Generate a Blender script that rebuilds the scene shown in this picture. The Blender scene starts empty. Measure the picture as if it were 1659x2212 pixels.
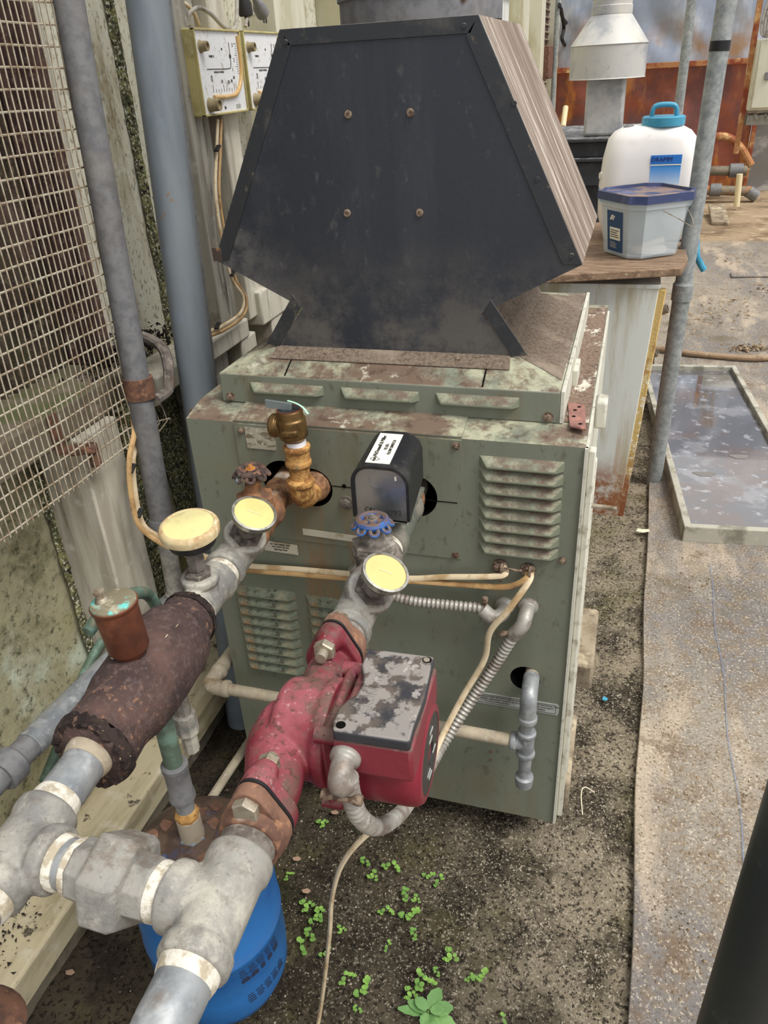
import bpy, math, random
from mathutils import Vector, Matrix, noise as mnoise
sc = bpy.context.scene
col = sc.collection
random.seed(4)
V3 = Vector

# ------------------------------------------------------------ camera, sky, sun, exposure
cam_d = bpy.data.cameras.new('camera')
cam = bpy.data.objects.new('camera', cam_d)
col.objects.link(cam)
cam_d.sensor_fit = 'VERTICAL'
cam_d.sensor_height = 36.0
cam_d.lens = 1675.8 / 2212 * 36.0
cam_d.clip_start = 0.02
_y, _p, _r = 0.31434, 0.51827, -0.05728          # yaw, pitch down, roll
_f = V3((-math.sin(_y)*math.cos(_p), math.cos(_y)*math.cos(_p), -math.sin(_p)))
_ri = V3((math.cos(_y), math.sin(_y), 0)); _up = _ri.cross(_f)
_R = math.cos(_r)*_ri + math.sin(_r)*_up
_U = -math.sin(_r)*_ri + math.cos(_r)*_up
_m = Matrix((_R, _U, -_f)).transposed().to_4x4()
_m.translation = V3((0.3391, -1.00506, 1.30812))
cam.matrix_world = _m
sc.camera = cam

w = bpy.data.worlds.new('overcast_sky'); sc.world = w; w.use_nodes = True
nt = w.node_tree; nt.nodes.clear()
o_ = nt.nodes.new('ShaderNodeOutputWorld'); b_ = nt.nodes.new('ShaderNodeBackground')
tc = nt.nodes.new('ShaderNodeTexCoord'); sx = nt.nodes.new('ShaderNodeSeparateXYZ'); rp = nt.nodes.new('ShaderNodeValToRGB')
nt.links.new(tc.outputs['Generated'], sx.inputs[0]); nt.links.new(sx.outputs['Z'], rp.inputs[0])
rp.color_ramp.elements[0].position = 0.0; rp.color_ramp.elements[0].color = (0.62, 0.66, 0.72, 1)
rp.color_ramp.elements[1].position = 0.8; rp.color_ramp.elements[1].color = (1.0, 1.0, 1.0, 1)
nt.links.new(rp.outputs[0], b_.inputs[0]); b_.inputs[1].default_value = 0.88
nt.links.new(b_.outputs[0], o_.inputs[0])
sd = bpy.data.lights.new('sun', 'SUN'); sun = bpy.data.objects.new('sun', sd); col.objects.link(sun)
sd.energy = 2.3; sd.angle = math.radians(28); sd.color = (1.0, 0.97, 0.92)
sun.rotation_euler = V3((-0.55, 0.22, -0.9)).to_track_quat('-Z', 'Y').to_euler()
vs = sc.view_settings
vs.view_transform = 'Standard'; vs.look = 'None'; vs.gamma = 1.0; vs.use_curve_mapping = False
vs.exposure = 0.42

# ------------------------------------------------------------ materials
def lin(c):
    return tuple(((x/255)/12.92 if x/255 <= 0.04045 else ((x/255+0.055)/1.055)**2.4) for x in c) + (1,)
MATS = {}
def mat(name, base, rough=0.7, metal=0.0, layers=(), bump=None, spec=0.4, trans=0.0, alpha=1.0, emis=None, coat=0.0):
    m = bpy.data.materials.new(name); m.use_nodes = True; MATS[name] = m
    n = m.node_tree.nodes; l = m.node_tree.links
    bs = n['Principled BSDF']
    bs.inputs['Roughness'].default_value = rough; bs.inputs['Metallic'].default_value = metal
    bs.inputs['Specular IOR Level'].default_value = spec
    bs.inputs['Transmission Weight'].default_value = trans; bs.inputs['Alpha'].default_value = alpha
    bs.inputs['Coat Weight'].default_value = coat
    bs.inputs['Base Color'].default_value = lin(base)
    tcn = n.new('ShaderNodeTexCoord')
    def vec(st, off=0.0):
        mp = n.new('ShaderNodeMapping'); mp.inputs['Scale'].default_value = st
        mp.inputs['Location'].default_value = (off, off*1.7, -off*0.6)
        l.new(tcn.outputs['Object'], mp.inputs['Vector']); return mp.outputs[0]
    cur = None
    for i, (c2, scale, lo, hi, *o) in enumerate(layers):
        o = o[0] if o else {}
        v = vec(o.get('st', (1, 1, 1)), 3.1*i+1.3)
        if o.get('kind') == 'vor':
            t = n.new('ShaderNodeTexVoronoi'); t.inputs['Scale'].default_value = scale; l.new(v, t.inputs['Vector']); out = t.outputs['Distance']
        else:
            t = n.new('ShaderNodeTexNoise'); t.inputs['Scale'].default_value = scale
            t.inputs['Detail'].default_value = o.get('det', 6); t.inputs['Roughness'].default_value = o.get('nr', 0.62)
            t.inputs['Distortion'].default_value = o.get('dist', 0.0)
            l.new(v, t.inputs['Vector']); out = t.outputs['Fac']
        mr = n.new('ShaderNodeMapRange'); mr.interpolation_type = 'SMOOTHSTEP'
        mr.inputs['From Min'].default_value = lo; mr.inputs['From Max'].default_value = hi
        mr.inputs['To Max'].default_value = o.get('fac', 1.0)
        l.new(out, mr.inputs['Value']); f = mr.outputs[0]
        if 'up' in o:                                   # settled dust lies on faces that look up
            g = n.new('ShaderNodeNewGeometry'); s = n.new('ShaderNodeSeparateXYZ'); l.new(g.outputs['Normal'], s.inputs[0])
            u = n.new('ShaderNodeMapRange'); u.interpolation_type = 'SMOOTHSTEP'
            u.inputs['From Min'].default_value = o['up'][0]; u.inputs['From Max'].default_value = o['up'][1]
            l.new(s.outputs['Z'], u.inputs['Value'])
            mm = n.new('ShaderNodeMath'); mm.operation = 'MULTIPLY'; l.new(f, mm.inputs[0]); l.new(u.outputs[0], mm.inputs[1]); f = mm.outputs[0]
        if 'z' in o:                                    # stains bounded in height: (a, b) 0 at a, 1 at b
            s = n.new('ShaderNodeSeparateXYZ'); l.new(tcn.outputs['Object'], s.inputs[0])
            u = n.new('ShaderNodeMapRange'); u.interpolation_type = 'SMOOTHSTEP'
            a, b = o['z']
            u.inputs['From Min'].default_value = a; u.inputs['From Max'].default_value = b
            l.new(s.outputs[o.get('ax', 'Z')], u.inputs['Value'])
            mm = n.new('ShaderNodeMath'); mm.operation = 'MULTIPLY'; l.new(f, mm.inputs[0]); l.new(u.outputs[0], mm.inputs[1]); f = mm.outputs[0]
        for (ax_, a, b) in o.get('win', ()):            # a stain's own outline
            s = n.new('ShaderNodeSeparateXYZ'); l.new(tcn.outputs['Object'], s.inputs[0])
            u = n.new('ShaderNodeMapRange'); u.interpolation_type = 'SMOOTHSTEP'
            u.inputs['From Min'].default_value = a; u.inputs['From Max'].default_value = b
            l.new(s.outputs[ax_], u.inputs['Value'])
            mm = n.new('ShaderNodeMath'); mm.operation = 'MULTIPLY'; l.new(f, mm.inputs[0]); l.new(u.outputs[0], mm.inputs[1]); f = mm.outputs[0]
        mx = n.new('ShaderNodeMix'); mx.data_type = 'RGBA'
        l.new(f, mx.inputs[0])
        if cur is None: mx.inputs[6].default_value = lin(base)
        else: l.new(cur, mx.inputs[6])
        mx.inputs[7].default_value = lin(c2)
        cur = mx.outputs[2]
        if 'rough' in o and not bs.inputs['Roughness'].is_linked:
            rr = n.new('ShaderNodeMapRange'); rr.inputs['To Min'].default_value = rough; rr.inputs['To Max'].default_value = o['rough']
            l.new(f, rr.inputs['Value']); l.new(rr.outputs[0], bs.inputs['Roughness'])
    if cur is not None: l.new(cur, bs.inputs['Base Color'])
    if bump:
        t = n.new('ShaderNodeTexNoise'); t.inputs['Scale'].default_value = bump[0]; t.inputs['Detail'].default_value = 8
        t.inputs['Roughness'].default_value = 0.65
        l.new(vec(bump[2] if len(bump) > 2 else (1, 1, 1), 7.7), t.inputs['Vector'])
        bp = n.new('ShaderNodeBump'); bp.inputs['Strength'].default_value = bump[1]; bp.inputs['Distance'].default_value = 0.004
        l.new(t.outputs['Fac'], bp.inputs['Height']); l.new(bp.outputs[0], bs.inputs['Normal'])
    return m
UP = {'up': (0.35, 0.8)}
mat('green', (123, 128, 113), 0.5, layers=[
    ((102, 106, 91), 7, .45, .75, {'st': (1, 1, .35), 'fac': .6}),
    ((84, 78, 62), 70, .58, .7, {'st': (1, 1, .6), 'fac': .5}),
    ((132, 126, 100), 5, .5, .8, {'fac': .5}),
    ((110, 92, 62), 9, .55, .75, {'st': (1.6, 1, .22), 'fac': .45}),
    ((146, 104, 56), 22, .36, .62, {'st': (1.3, 1, .2), 'fac': .7, 'nr': .7, 'win': [('X', -.17, -.10), ('X', .01, -.05), ('Z', .74, .70), ('Y', .02, .01)]}),
    ((126, 108, 78), 8, .4, .65, {'st': (1, 1, .5), 'fac': .5, 'win': [('Z', .22, .10), ('Y', .02, .01)]}),
    ((180, 180, 154), 16, .36, .6, {'up': (.3, .8), 'fac': .9}),
    ((112, 92, 78), 9, .41, .55, {'up': (.3, .8), 'fac': .95, 'nr': .74}),
    ((206, 200, 182), 24, .6, .68, {'up': (.3, .8), 'fac': .8, 'nr': .7}),
    ((76, 60, 52), 60, .5, .7, {'up': (.3, .8), 'fac': .7})], bump=(60, .12))
mat('green_dusty', (122, 128, 108), 0.6, layers=[
    ((165, 162, 138), 40, .45, .6, {'up': (.15, .6), 'fac': .8}),
    ((105, 86, 74), 22, .4, .58, {'up': (.15, .6), 'fac': .9, 'nr': .75}),
    ((130, 95, 55), 30, .6, .8, {'fac': .4})], bump=(90, .2))
mat('green_rusty', (118, 126, 108), 0.6, layers=[
    ((160, 150, 120), 30, .42, .6, {'up': (.15, .6), 'fac': .8}),
    ((60, 52, 42), 90, .5, .62, {'up': (.1, .6), 'fac': .85, 'nr': .75}),
    ((165, 110, 55), 20, .55, .75, {'fac': .8})], bump=(90, .2))
mat('edge_white', (205, 203, 188), 0.6, layers=[((130, 120, 100), 40, .5, .7, {'fac': .7})])
mat('hole_dark', (14, 13, 12), 0.95, spec=0.1)
mat('black_sheet', (44, 47, 54), 0.42, layers=[
    ((58, 60, 66), 6, .45, .75, {'st': (3, 3, .4), 'fac': .8}),
    ((92, 90, 88), 60, .6, .74, {'st': (1, 1, .5), 'fac': .5}),
    ((112, 106, 98), 9, .40, .62, {'z': (1.12, .94), 'fac': .6, 'rough': .8, 'nr': .72}),
    ((132, 128, 122), 12, .4, .62, {'ax': 'X', 'z': (-.13, -.26), 'fac': .5, 'nr': .75}),
    ((128, 124, 118), 140, .66, .76, {'fac': .8}),
    ((120, 112, 102), 25, .3, .6, {'up': (.3, .8)})], bump=(120, .1), spec=.45)
mat('black_trim', (48, 50, 53), 0.45, layers=[((96, 92, 86), 18, .52, .72, {'fac': .6}), ((120, 108, 92), 70, .62, .74, {'fac': .6}), ((140, 128, 114), 30, .3, .6, UP)], bump=(120, .12))
mat('rust_trim', (120, 92, 66), 0.8, layers=[((70, 60, 52), 40, .4, .6), ((165, 125, 85), 90, .55, .7)])
mat('streaked_sheet', (142, 126, 112), 0.75, layers=[
    ((108, 92, 80), 13, .42, .64, {'st': (.3, 3.2, .3), 'nr': .7, 'det': 9}),
    ((222, 214, 202), 15, .52, .68, {'st': (.28, 3.2, .28), 'nr': .7, 'det': 9}),
    ((82, 68, 60), 48, .6, .7, {'st': (.22, 3, .22), 'fac': .8})], bump=(30, .25, (.25, 3.2, .25)))
mat('dusty_sheet', (126, 112, 98), 0.9, layers=[((94, 80, 67), 160, .42, .6, {'nr': .8}), ((154, 140, 122), 14, .5, .75, {'fac': .7}), ((62, 50, 42), 240, .58, .68, {'fac': .7})], bump=(200, .35))
mat('galv', (150, 147, 139), 0.62, 0.08, layers=[
    ((126, 125, 121), 18, .42, .62, {'nr': .72}), ((190, 185, 172), 13, .48, .66, {'fac': .85, 'nr': .7}),
    ((112, 98, 84), 16, .53, .68, {'fac': .75, 'nr': .75}), ((206, 200, 186), 60, .56, .74, {'fac': .55, 'nr': .75}), ((96, 90, 82), 150, .58, .7, {'fac': .5})], bump=(160, .35))
mat('galv_clean', (150, 153, 154), 0.45, 0.25, layers=[((122, 126, 130), 30, .4, .65), ((186, 188, 188), 60, .52, .7, {'fac': .6}), ((120, 100, 84), 24, .6, .78, {'fac': .6})], bump=(60, .1))
mat('dusty_patchy', (136, 116, 100), 0.9, layers=[((100, 80, 66), 160, .42, .6, {'nr': .8}), ((214, 206, 190), 20, .54, .62, {'st': (1.6, .8, 1), 'nr': .72}), ((70, 56, 46), 50, .56, .68, {'fac': .7})], bump=(200, .3))
mat('thread_blue', (112, 140, 190), 0.8)
mat('galv_pole', (148, 151, 149), 0.6, 0.1, layers=[((122, 127, 127), 50, .4, .6, {'nr': .7}), ((170, 172, 168), 20, .5, .7, {'fac': .7}), ((142, 124, 104), 8, .6, .75, {'fac': .4})], bump=(140, .12))
mat('galv_dark', (124, 124, 125), 0.6, 0.1, layers=[((108, 108, 110), 60, .42, .62), ((146, 140, 130), 12, .5, .75, {'fac': .5}), ((98, 86, 74), 10, .58, .75, {'fac': .4})], bump=(140, .12))
mat('tape', (226, 220, 206), 0.9, layers=[((180, 168, 146), 60, .45, .6), ((140, 112, 84), 30, .6, .72, {'fac': .7})], bump=(120, .7))
mat('white_tape', (236, 236, 240), 0.7, bump=(150, .2))
mat('valve_grey', (122, 114, 106), 0.8, layers=[((88, 80, 74), 40, .42, .6), ((162, 154, 144), 60, .52, .68, {'fac': .8}), ((138, 96, 62), 18, .56, .72, {'fac': .6})], bump=(150, .3))
mat('valve_rust', (146, 104, 74), 0.85, layers=[((112, 84, 66), 30, .42, .6), ((186, 132, 84), 40, .5, .66, {'fac': .8}), ((170, 160, 150), 60, .58, .7, {'fac': .7})], bump=(150, .35))
mat('rust_crust', (198, 150, 88), 0.9, layers=[((142, 98, 54), 60, .42, .58, {'nr': .75}), ((214, 170, 104), 80, .52, .64, {'fac': .9}), ((222, 212, 190), 26, .62, .72, {'fac': .8}), ((128, 126, 104), 30, .6, .7, {'fac': .7})], bump=(160, .6))
mat('rust_pipe', (150, 112, 82), 0.85, layers=[((98, 68, 50), 60, .44, .6, {'nr': .75}), ((190, 180, 164), 24, .5, .64, {'fac': .8}), ((196, 134, 76), 40, .56, .7, {'fac': .8})], bump=(140, .4))
mat('handle_rust', (96, 78, 70), 0.85, layers=[((66, 54, 50), 60, .4, .6), ((136, 98, 78), 90, .52, .68), ((110, 120, 126), 50, .62, .7, {'fac': .8})], bump=(200, .4))
mat('handle_blue', (44, 110, 186), 0.5, layers=[((104, 84, 74), 30, .36, .42, {'up': (.2, .6)}), ((110, 88, 76), 70, .62, .66), ((30, 84, 150), 80, .5, .7, {'fac': .6})], bump=(150, .2))
mat('orange_rust', (190, 128, 62), 0.8, layers=[((130, 86, 50), 60, .45, .65)])
mat('brass', (128, 100, 62), 0.38, 0.7, layers=[((92, 72, 46), 30, .42, .65), ((170, 136, 86), 50, .56, .72, {'fac': .7})], bump=(160, .15))
mat('dial', (214, 190, 122), 0.45, layers=[((232, 212, 140), 9, .42, .65), ((196, 170, 104), 30, .6, .75, {'fac': .5})], coat=.5)
mat('dial_pale', (206, 196, 142), 0.5, layers=[((224, 212, 150), 16, .42, .62), ((168, 154, 112), 26, .56, .7, {'fac': .7})], coat=.2)
mat('bezel_steel', (186, 184, 176), 0.3, 0.8, layers=[((140, 138, 130), 60, .45, .65)])
mat('bezel_cream', (204, 184, 142), 0.6, layers=[((170, 138, 96), 40, .45, .65), ((224, 210, 176), 60, .52, .7)], bump=(90, .2))
mat('black_paint', (40, 40, 44), 0.55, layers=[((78, 72, 66), 40, .5, .7, {'fac': .7})], bump=(90, .25))
mat('black_plastic', (34, 34, 37), 0.36, layers=[((74, 72, 72), 90, .56, .75, {'fac': .7, 'st': (1, 1, 1.5)}), ((92, 88, 84), 14, .55, .8, {'fac': .4})], bump=(120, .08))
mat('steel_plate', (170, 176, 184), 0.3, 0.9, layers=[((148, 152, 160), 10, .4, .65)])
mat('bronze_green', (104, 108, 98), 0.7, 0.2, layers=[((134, 130, 118), 30, .45, .62), ((84, 96, 88), 20, .55, .7), ((160, 152, 138), 70, .58, .7, {'fac': .7})], bump=(150, .25))
mat('pump_red', (126, 40, 54), 0.5, layers=[
    ((104, 30, 42), 12, .45, .7, {'fac': .7}), ((164, 94, 100), 9, .36, .60, {'up': (-.1, .7), 'fac': .75, 'rough': .85}),
    ((100, 82, 72), 12, .41, .58, {'up': (-.1, .6), 'fac': .9, 'nr': .78}), ((70, 54, 48), 110, .54, .66, {'up': (0, .7), 'fac': .7}), ((198, 160, 160), 160, .6, .7, {'up': (0, .7), 'fac': .5})], bump=(120, .22))
mat('pump_motor_red', (128, 36, 52), 0.38, layers=[((104, 26, 42), 8, .5, .75, {'fac': .6}), ((160, 92, 98), 26, .55, .75, {'up': (.4, .95), 'fac': .6})], bump=(150, .06))
mat('pump_lid', (50, 51, 56), 0.5, layers=[
    ((104, 92, 82), 16, .44, .58, {'up': (.5, .9), 'fac': .8}), ((146, 140, 134), 46, .48, .55, {'up': (.5, .9), 'nr': .62, 'fac': .85, 'rough': .85}),
    ((176, 170, 164), 60, .6, .66, {'up': (.5, .9), 'fac': .7})], bump=(80, .08))
mat('flange_brown', (130, 96, 78), 0.8, layers=[((98, 70, 58), 26, .42, .62), ((166, 122, 92), 70, .52, .68, {'fac': .8}), ((176, 164, 152), 40, .58, .72, {'up': (.2, .8), 'fac': .6})], bump=(170, .3))
mat('gasket', (26, 24, 26), 0.7)
mat('bolt_zinc', (170, 160, 142), 0.45, 0.5, layers=[((128, 112, 92), 60, .45, .65)], bump=(150, .2))
mat('bolt_rusty', (140, 122, 104), 0.7, 0.2, layers=[((88, 68, 56), 120, .45, .6)], bump=(150, .2))
mat('insulation', (84, 66, 62), 0.95, layers=[
    ((66, 52, 50), 14, .4, .62), ((112, 84, 74), 10, .52, .7, {'fac': .7}), ((176, 132, 100), 110, .58, .66, {'fac': .7, 'ax': 'Y', 'z': (-.47, -.55)}), ((176, 132, 100), 90, .58, .66, {'fac': .6, 'ax': 'Y', 'z': (-.42, -.36)}), ((104, 86, 82), 150, .5, .65, {'fac': .8})], bump=(150, .8))
mat('insulation_edge', (58, 46, 42), 0.98, layers=[((34, 26, 24), 60, .42, .6), ((112, 86, 70), 90, .55, .66), ((210, 190, 150), 70, .66, .72)], bump=(120, 1.0))
mat('copper', (122, 72, 52), 0.5, 0.4, layers=[((96, 60, 46), 24, .42, .65), ((150, 94, 70), 40, .55, .75, {'fac': .6})], bump=(120, .1))
mat('verdigris', (132, 124, 102), 0.6, 0.2, layers=[((110, 200, 190), 30, .55, .62), ((190, 184, 160), 50, .56, .68, {'fac': .7})], bump=(120, .2))
mat('green_tube', (88, 106, 92), 0.6, 0.2, layers=[((118, 146, 132), 24, .48, .66), ((128, 118, 92), 30, .56, .7)], bump=(120, .2))
mat('tank_blue', (40, 104, 168), 0.45, layers=[
    ((24, 88, 160), 12, .45, .7, {'fac': .7}), ((100, 82, 70), 13, .36, .5, {'up': (.25, .6), 'nr': .72}), ((76, 60, 52), 34, .5, .6, {'up': (.25, .6), 'fac': .8}),
    ((100, 130, 160), 40, .66, .7, {'up': (.25, .6), 'fac': .9})], bump=(60, .2))
mat('ink_dark', (34, 42, 66), 0.7)
mat('cable', (214, 196, 164), 0.55, layers=[((176, 148, 108), 22, .46, .64), ((150, 128, 104), 60, .58, .7, {'fac': .6})], bump=(90, .1))
mat('cable_tan', (186, 152, 104), 0.6, layers=[((150, 116, 74), 26, .46, .64), ((92, 76, 58), 50, .58, .7, {'fac': .6})], bump=(90, .15))
mat('cable_grey', (160, 154, 144), 0.6, layers=[((120, 112, 102), 26, .46, .64)])
mat('conduit', (164, 160, 152), 0.5, 0.3, layers=[((126, 114, 104), 26, .45, .64), ((196, 192, 184), 50, .55, .7, {'fac': .7})], bump=(120, .12))
mat('gas_pipe', (168, 156, 136), 0.75, layers=[((186, 174, 150), 20, .45, .65), ((138, 116, 86), 16, .52, .68), ((206, 200, 190), 60, .58, .7, {'fac': .7})], bump=(150, .2))
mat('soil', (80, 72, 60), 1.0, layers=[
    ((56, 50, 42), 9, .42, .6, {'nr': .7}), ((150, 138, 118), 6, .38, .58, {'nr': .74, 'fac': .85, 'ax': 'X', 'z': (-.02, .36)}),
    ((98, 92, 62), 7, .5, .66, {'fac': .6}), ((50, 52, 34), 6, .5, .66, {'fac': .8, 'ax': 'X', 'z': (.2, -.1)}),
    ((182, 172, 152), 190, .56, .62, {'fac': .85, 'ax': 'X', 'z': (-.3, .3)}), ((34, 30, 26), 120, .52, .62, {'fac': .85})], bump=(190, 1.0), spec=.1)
mat('soil_far', (158, 138, 112), 1.0, layers=[((120, 100, 80), 3, .45, .65), ((186, 168, 140), 8, .5, .7, {'fac': .8}), ((90, 76, 62), 30, .58, .7, {'fac': .7})], bump=(60, .8), spec=.1)
mat('weed_mat', (146, 138, 126), 0.85, layers=[
    ((118, 114, 112), 3.5, .42, .6, {'st': (1, .35, 1)}), ((128, 112, 92), 22, .46, .6, {'nr': .78, 'fac': .7}), ((182, 166, 146), 5, .5, .68, {'st': (1.4, .4, 1), 'fac': .85}), ((112, 92, 74), 11, .56, .7, {'fac': .8}),
    ((200, 188, 168), 200, .55, .63, {'fac': .75}), ((96, 84, 70), 150, .54, .63, {'fac': .75}), ((92, 84, 60), 2.2, .56, .7, {'fac': .6})], bump=(140, .6), spec=.25)
mat('pebble_pale', (176, 166, 148), 0.9, layers=[((128, 118, 102), 40, .4, .6)])
mat('pebble_dark', (84, 74, 62), 0.95, layers=[((52, 46, 38), 40, .4, .6)])
mat('moss_wall', (156, 150, 122), 0.8, layers=[
    ((176, 172, 138), 5, .45, .65), ((102, 98, 70), 6, .48, .64, {'nr': .72}), ((196, 206, 188), 3, .56, .7, {'fac': .9}),
    ((62, 62, 44), 60, .52, .64, {'nr': .8, 'fac': .85}), ((140, 132, 62), 3.2, .56, .7, {'fac': .7})], bump=(90, .4))
mat('fiberglass', (202, 198, 178), 0.7, layers=[
    ((150, 136, 104), 5, .48, .66, {'st': (1, 2.2, .5)}), ((206, 208, 190), 60, .5, .66, {'st': (1, 1, .5), 'fac': .8}), ((120, 114, 90), 120, .54, .64, {'st': (1, 1, .6), 'fac': .8}), ((128, 136, 74), 4, .58, .7, {'z': (1.2, .9), 'fac': .8})], bump=(110, .3))
mat('moss', (84, 84, 58), 1.0, layers=[((132, 130, 84), 60, .46, .6), ((34, 32, 26), 110, .52, .6, {'fac': .9}), ((204, 200, 182), 190, .55, .6, {'fac': .95})], bump=(200, 1.0))
mat('black_debris', (42, 36, 32), 1.0, layers=[((74, 62, 54), 60, .5, .66)], bump=(120, 1.0))
mat('white_wood', (196, 190, 174), 0.8, layers=[((166, 158, 142), 9, .45, .65, {'st': (3, 3, .3)}), ((120, 110, 92), 14, .56, .72, {'st': (2, 2, .3), 'fac': .8}), ((214, 210, 198), 30, .55, .7, {'fac': .6})], bump=(60, .2, (3, 3, .4)))
mat('grey_wood', (150, 146, 134), 0.85, layers=[((112, 108, 98), 9, .45, .65, {'st': (3, 3, .3)}), ((88, 80, 66), 14, .58, .72, {'fac': .8}), ((180, 176, 164), 30, .55, .7, {'fac': .6})], bump=(60, .2, (3, 3, .4)))
mat('beam_cream', (190, 178, 148), 0.85, layers=[((154, 142, 112), 8, .45, .65, {'st': (2, .4, 2)}), ((118, 104, 82), 18, .56, .7, {'fac': .8}), ((52, 44, 36), 30, .62, .68, {'up': (.4, .9), 'fac': .9}), ((206, 200, 182), 30, .55, .7, {'fac': .5})], bump=(70, .3))
mat('ledge_brown', (122, 112, 96), 0.9, layers=[((92, 84, 66), 8, .45, .65), ((150, 136, 120), 20, .52, .7), ((92, 98, 58), 5, .52, .66, {'up': (.4, .9), 'fac': .9})], bump=(70, .4))
mat('pad', (86, 74, 62), 1.0, layers=[((60, 50, 42), 18, .42, .6, {'st': (1, 2, .5)}), ((116, 104, 84), 50, .54, .68), ((74, 76, 50), 8, .52, .68, {'fac': .8}), ((130, 104, 98), 6, .58, .7, {'fac': .6})], bump=(90, .9))
mat('pad_post', (98, 74, 66), 0.95, layers=[((66, 48, 44), 40, .42, .6, {'st': (2, 2, .4)}), ((140, 116, 106), 70, .55, .68)], bump=(110, .6))
mat('mesh_wire', (178, 168, 148), 0.7, 0.1, layers=[((146, 130, 108), 40, .45, .6), ((206, 200, 186), 60, .55, .7, {'fac': .6})])
mat('rust_iron', (118, 84, 66), 0.9, layers=[((88, 64, 54), 50, .42, .6), ((146, 106, 82), 80, .55, .68)], bump=(150, .4))
mat('bluegrey_pipe', (134, 141, 146), 0.5, spec=.25, layers=[((116, 125, 132), 6, .45, .65, {'st': (2, 2, .3)}), ((150, 112, 72), 26, .66, .7, {'fac': .9}), ((136, 150, 162), 20, .55, .75, {'fac': .6})], bump=(40, .05))
mat('khaki', (186, 174, 118), 0.6, layers=[((160, 148, 98), 14, .45, .65), ((206, 196, 148), 30, .55, .7, {'fac': .6}), ((110, 96, 66), 70, .64, .7, {'fac': .7})], bump=(80, .1))
mat('gauge_face', (220, 220, 220), 0.6, layers=[((170, 164, 150), 40, .55, .68, {'fac': .8}), ((130, 122, 108), 120, .6, .7, {'fac': .6})])
mat('gauge_knob', (150, 136, 104), 0.7, layers=[((118, 104, 78), 60, .45, .65)])
mat('gauge_tube', (196, 158, 98), 0.4, layers=[((216, 186, 132), 50, .5, .7)], coat=.3)
mat('ink', (56, 54, 52), 0.8)
mat('ink_blue', (36, 42, 110), 0.7)
mat('label_silver', (176, 178, 174), 0.5, layers=[((150, 150, 142), 40, .45, .65)])
mat('label_paper', (206, 200, 182), 0.8, layers=[((166, 150, 118), 30, .5, .64), ((176, 122, 66), 18, .6, .7, {'fac': .8})])
mat('label_white', (240, 238, 222), 0.6, layers=[((206, 196, 166), 26, .62, .76, {'fac': .6})])
mat('nameplate', (176, 170, 152), 0.6, layers=[((118, 104, 82), 60, .46, .6, {'st': (1, 1, 3)}), ((206, 200, 186), 90, .55, .68, {'st': (2, 1, 1)})])
mat('brick_red', (146, 106, 96), 0.85, layers=[((124, 86, 78), 60, .45, .65), ((176, 122, 106), 90, .56, .7)], bump=(120, .2))
mat('concrete', (156, 142, 120), 0.95, layers=[((124, 110, 92), 14, .42, .62), ((196, 182, 154), 9, .54, .68), ((92, 84, 72), 60, .58, .7, {'fac': .7})], bump=(120, .6))
mat('cabinet_white', (218, 220, 214), 0.5, layers=[((184, 176, 150), 6, .48, .7, {'st': (3, 3, .3)}), ((146, 92, 56), 18, .32, .58, {'z': (.24, .10), 'nr': .75}), ((172, 132, 84), 7, .56, .72, {'st': (4, 4, .25), 'fac': .5})], bump=(60, .08))
mat('insul_yellow', (206, 176, 112), 0.95, layers=[((240, 234, 216), 34, .5, .58, {'nr': .75, 'win': [('Z', .62, .35)]}), ((176, 138, 82), 30, .54, .66), ((140, 86, 54), 16, .34, .56, {'z': (.28, .10)})], bump=(140, .6))
mat('plywood', (142, 118, 96), 0.9, layers=[((110, 88, 70), 20, .44, .62, {'st': (.5, 4, 2)}), ((170, 146, 120), 40, .55, .7, {'st': (.5, 4, 2)}), ((76, 56, 42), 70, .6, .7, {'fac': .7})], bump=(60, .4, (.5, 4, 2)))
mat('sprayer_white', (236, 232, 228), 0.4, layers=[((206, 196, 180), 9, .56, .74, {'fac': .7}), ((176, 156, 132), 60, .64, .72, {'up': (.2, .8), 'fac': .7})], bump=(40, .05))
mat('teal', (70, 152, 182), 0.4, layers=[((54, 126, 158), 20, .45, .7)], bump=(90, .06))
mat('label_blue', (64, 150, 226), 0.45, layers=[((228, 242, 252), .5, .1, .2, {'z': (1.02, .94)})])
mat('label_blue_dark', (42, 120, 206), 0.45)
mat('bucket_clear', (226, 238, 243), 0.25, alpha=.32, spec=.5)
mat('bucket_lid', (58, 68, 104), 0.45, layers=[((88, 96, 136), 12, .5, .66), ((140, 118, 104), 9, .40, .56, {'up': (.5, .9)})], bump=(80, .1))
mat('label_navy', (34, 74, 116), 0.5)
mat('pale_goods', (214, 202, 192), 0.8)
mat('pole_black', (46, 50, 50), 0.4, layers=[((66, 70, 68), 5, .45, .7), ((86, 88, 84), 30, .6, .76, {'fac': .5})], bump=(60, .05))
mat('tape_black', (26, 26, 28), 0.5)
mat('tray_wood', (176, 172, 158), 0.8, layers=[((130, 126, 112), 14, .45, .64), ((196, 188, 164), 26, .54, .7, {'fac': .8})], bump=(90, .2))
mat('tray_liner', (54, 52, 52), 0.6, layers=[((92, 84, 78), 5, .48, .66), ((120, 112, 106), 12, .56, .7, {'fac': .7})])
mat('water', (92, 90, 92), 0.04, spec=1.0, coat=1.0, layers=[((140, 138, 140), 6, .5, .6, {'fac': .8}), ((104, 86, 76), 3.2, .52, .62, {'fac': .8}), ((176, 178, 184), 22, .58, .64, {'fac': .6})], bump=(5, .015))
mat('mud', (126, 122, 118), 0.5)
mat('heater_black', (54, 55, 58), 0.5, layers=[((84, 84, 86), 9, .5, .7), ((150, 148, 146), 30, .4, .6, {'up': (.5, .9), 'fac': .8})])
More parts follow.
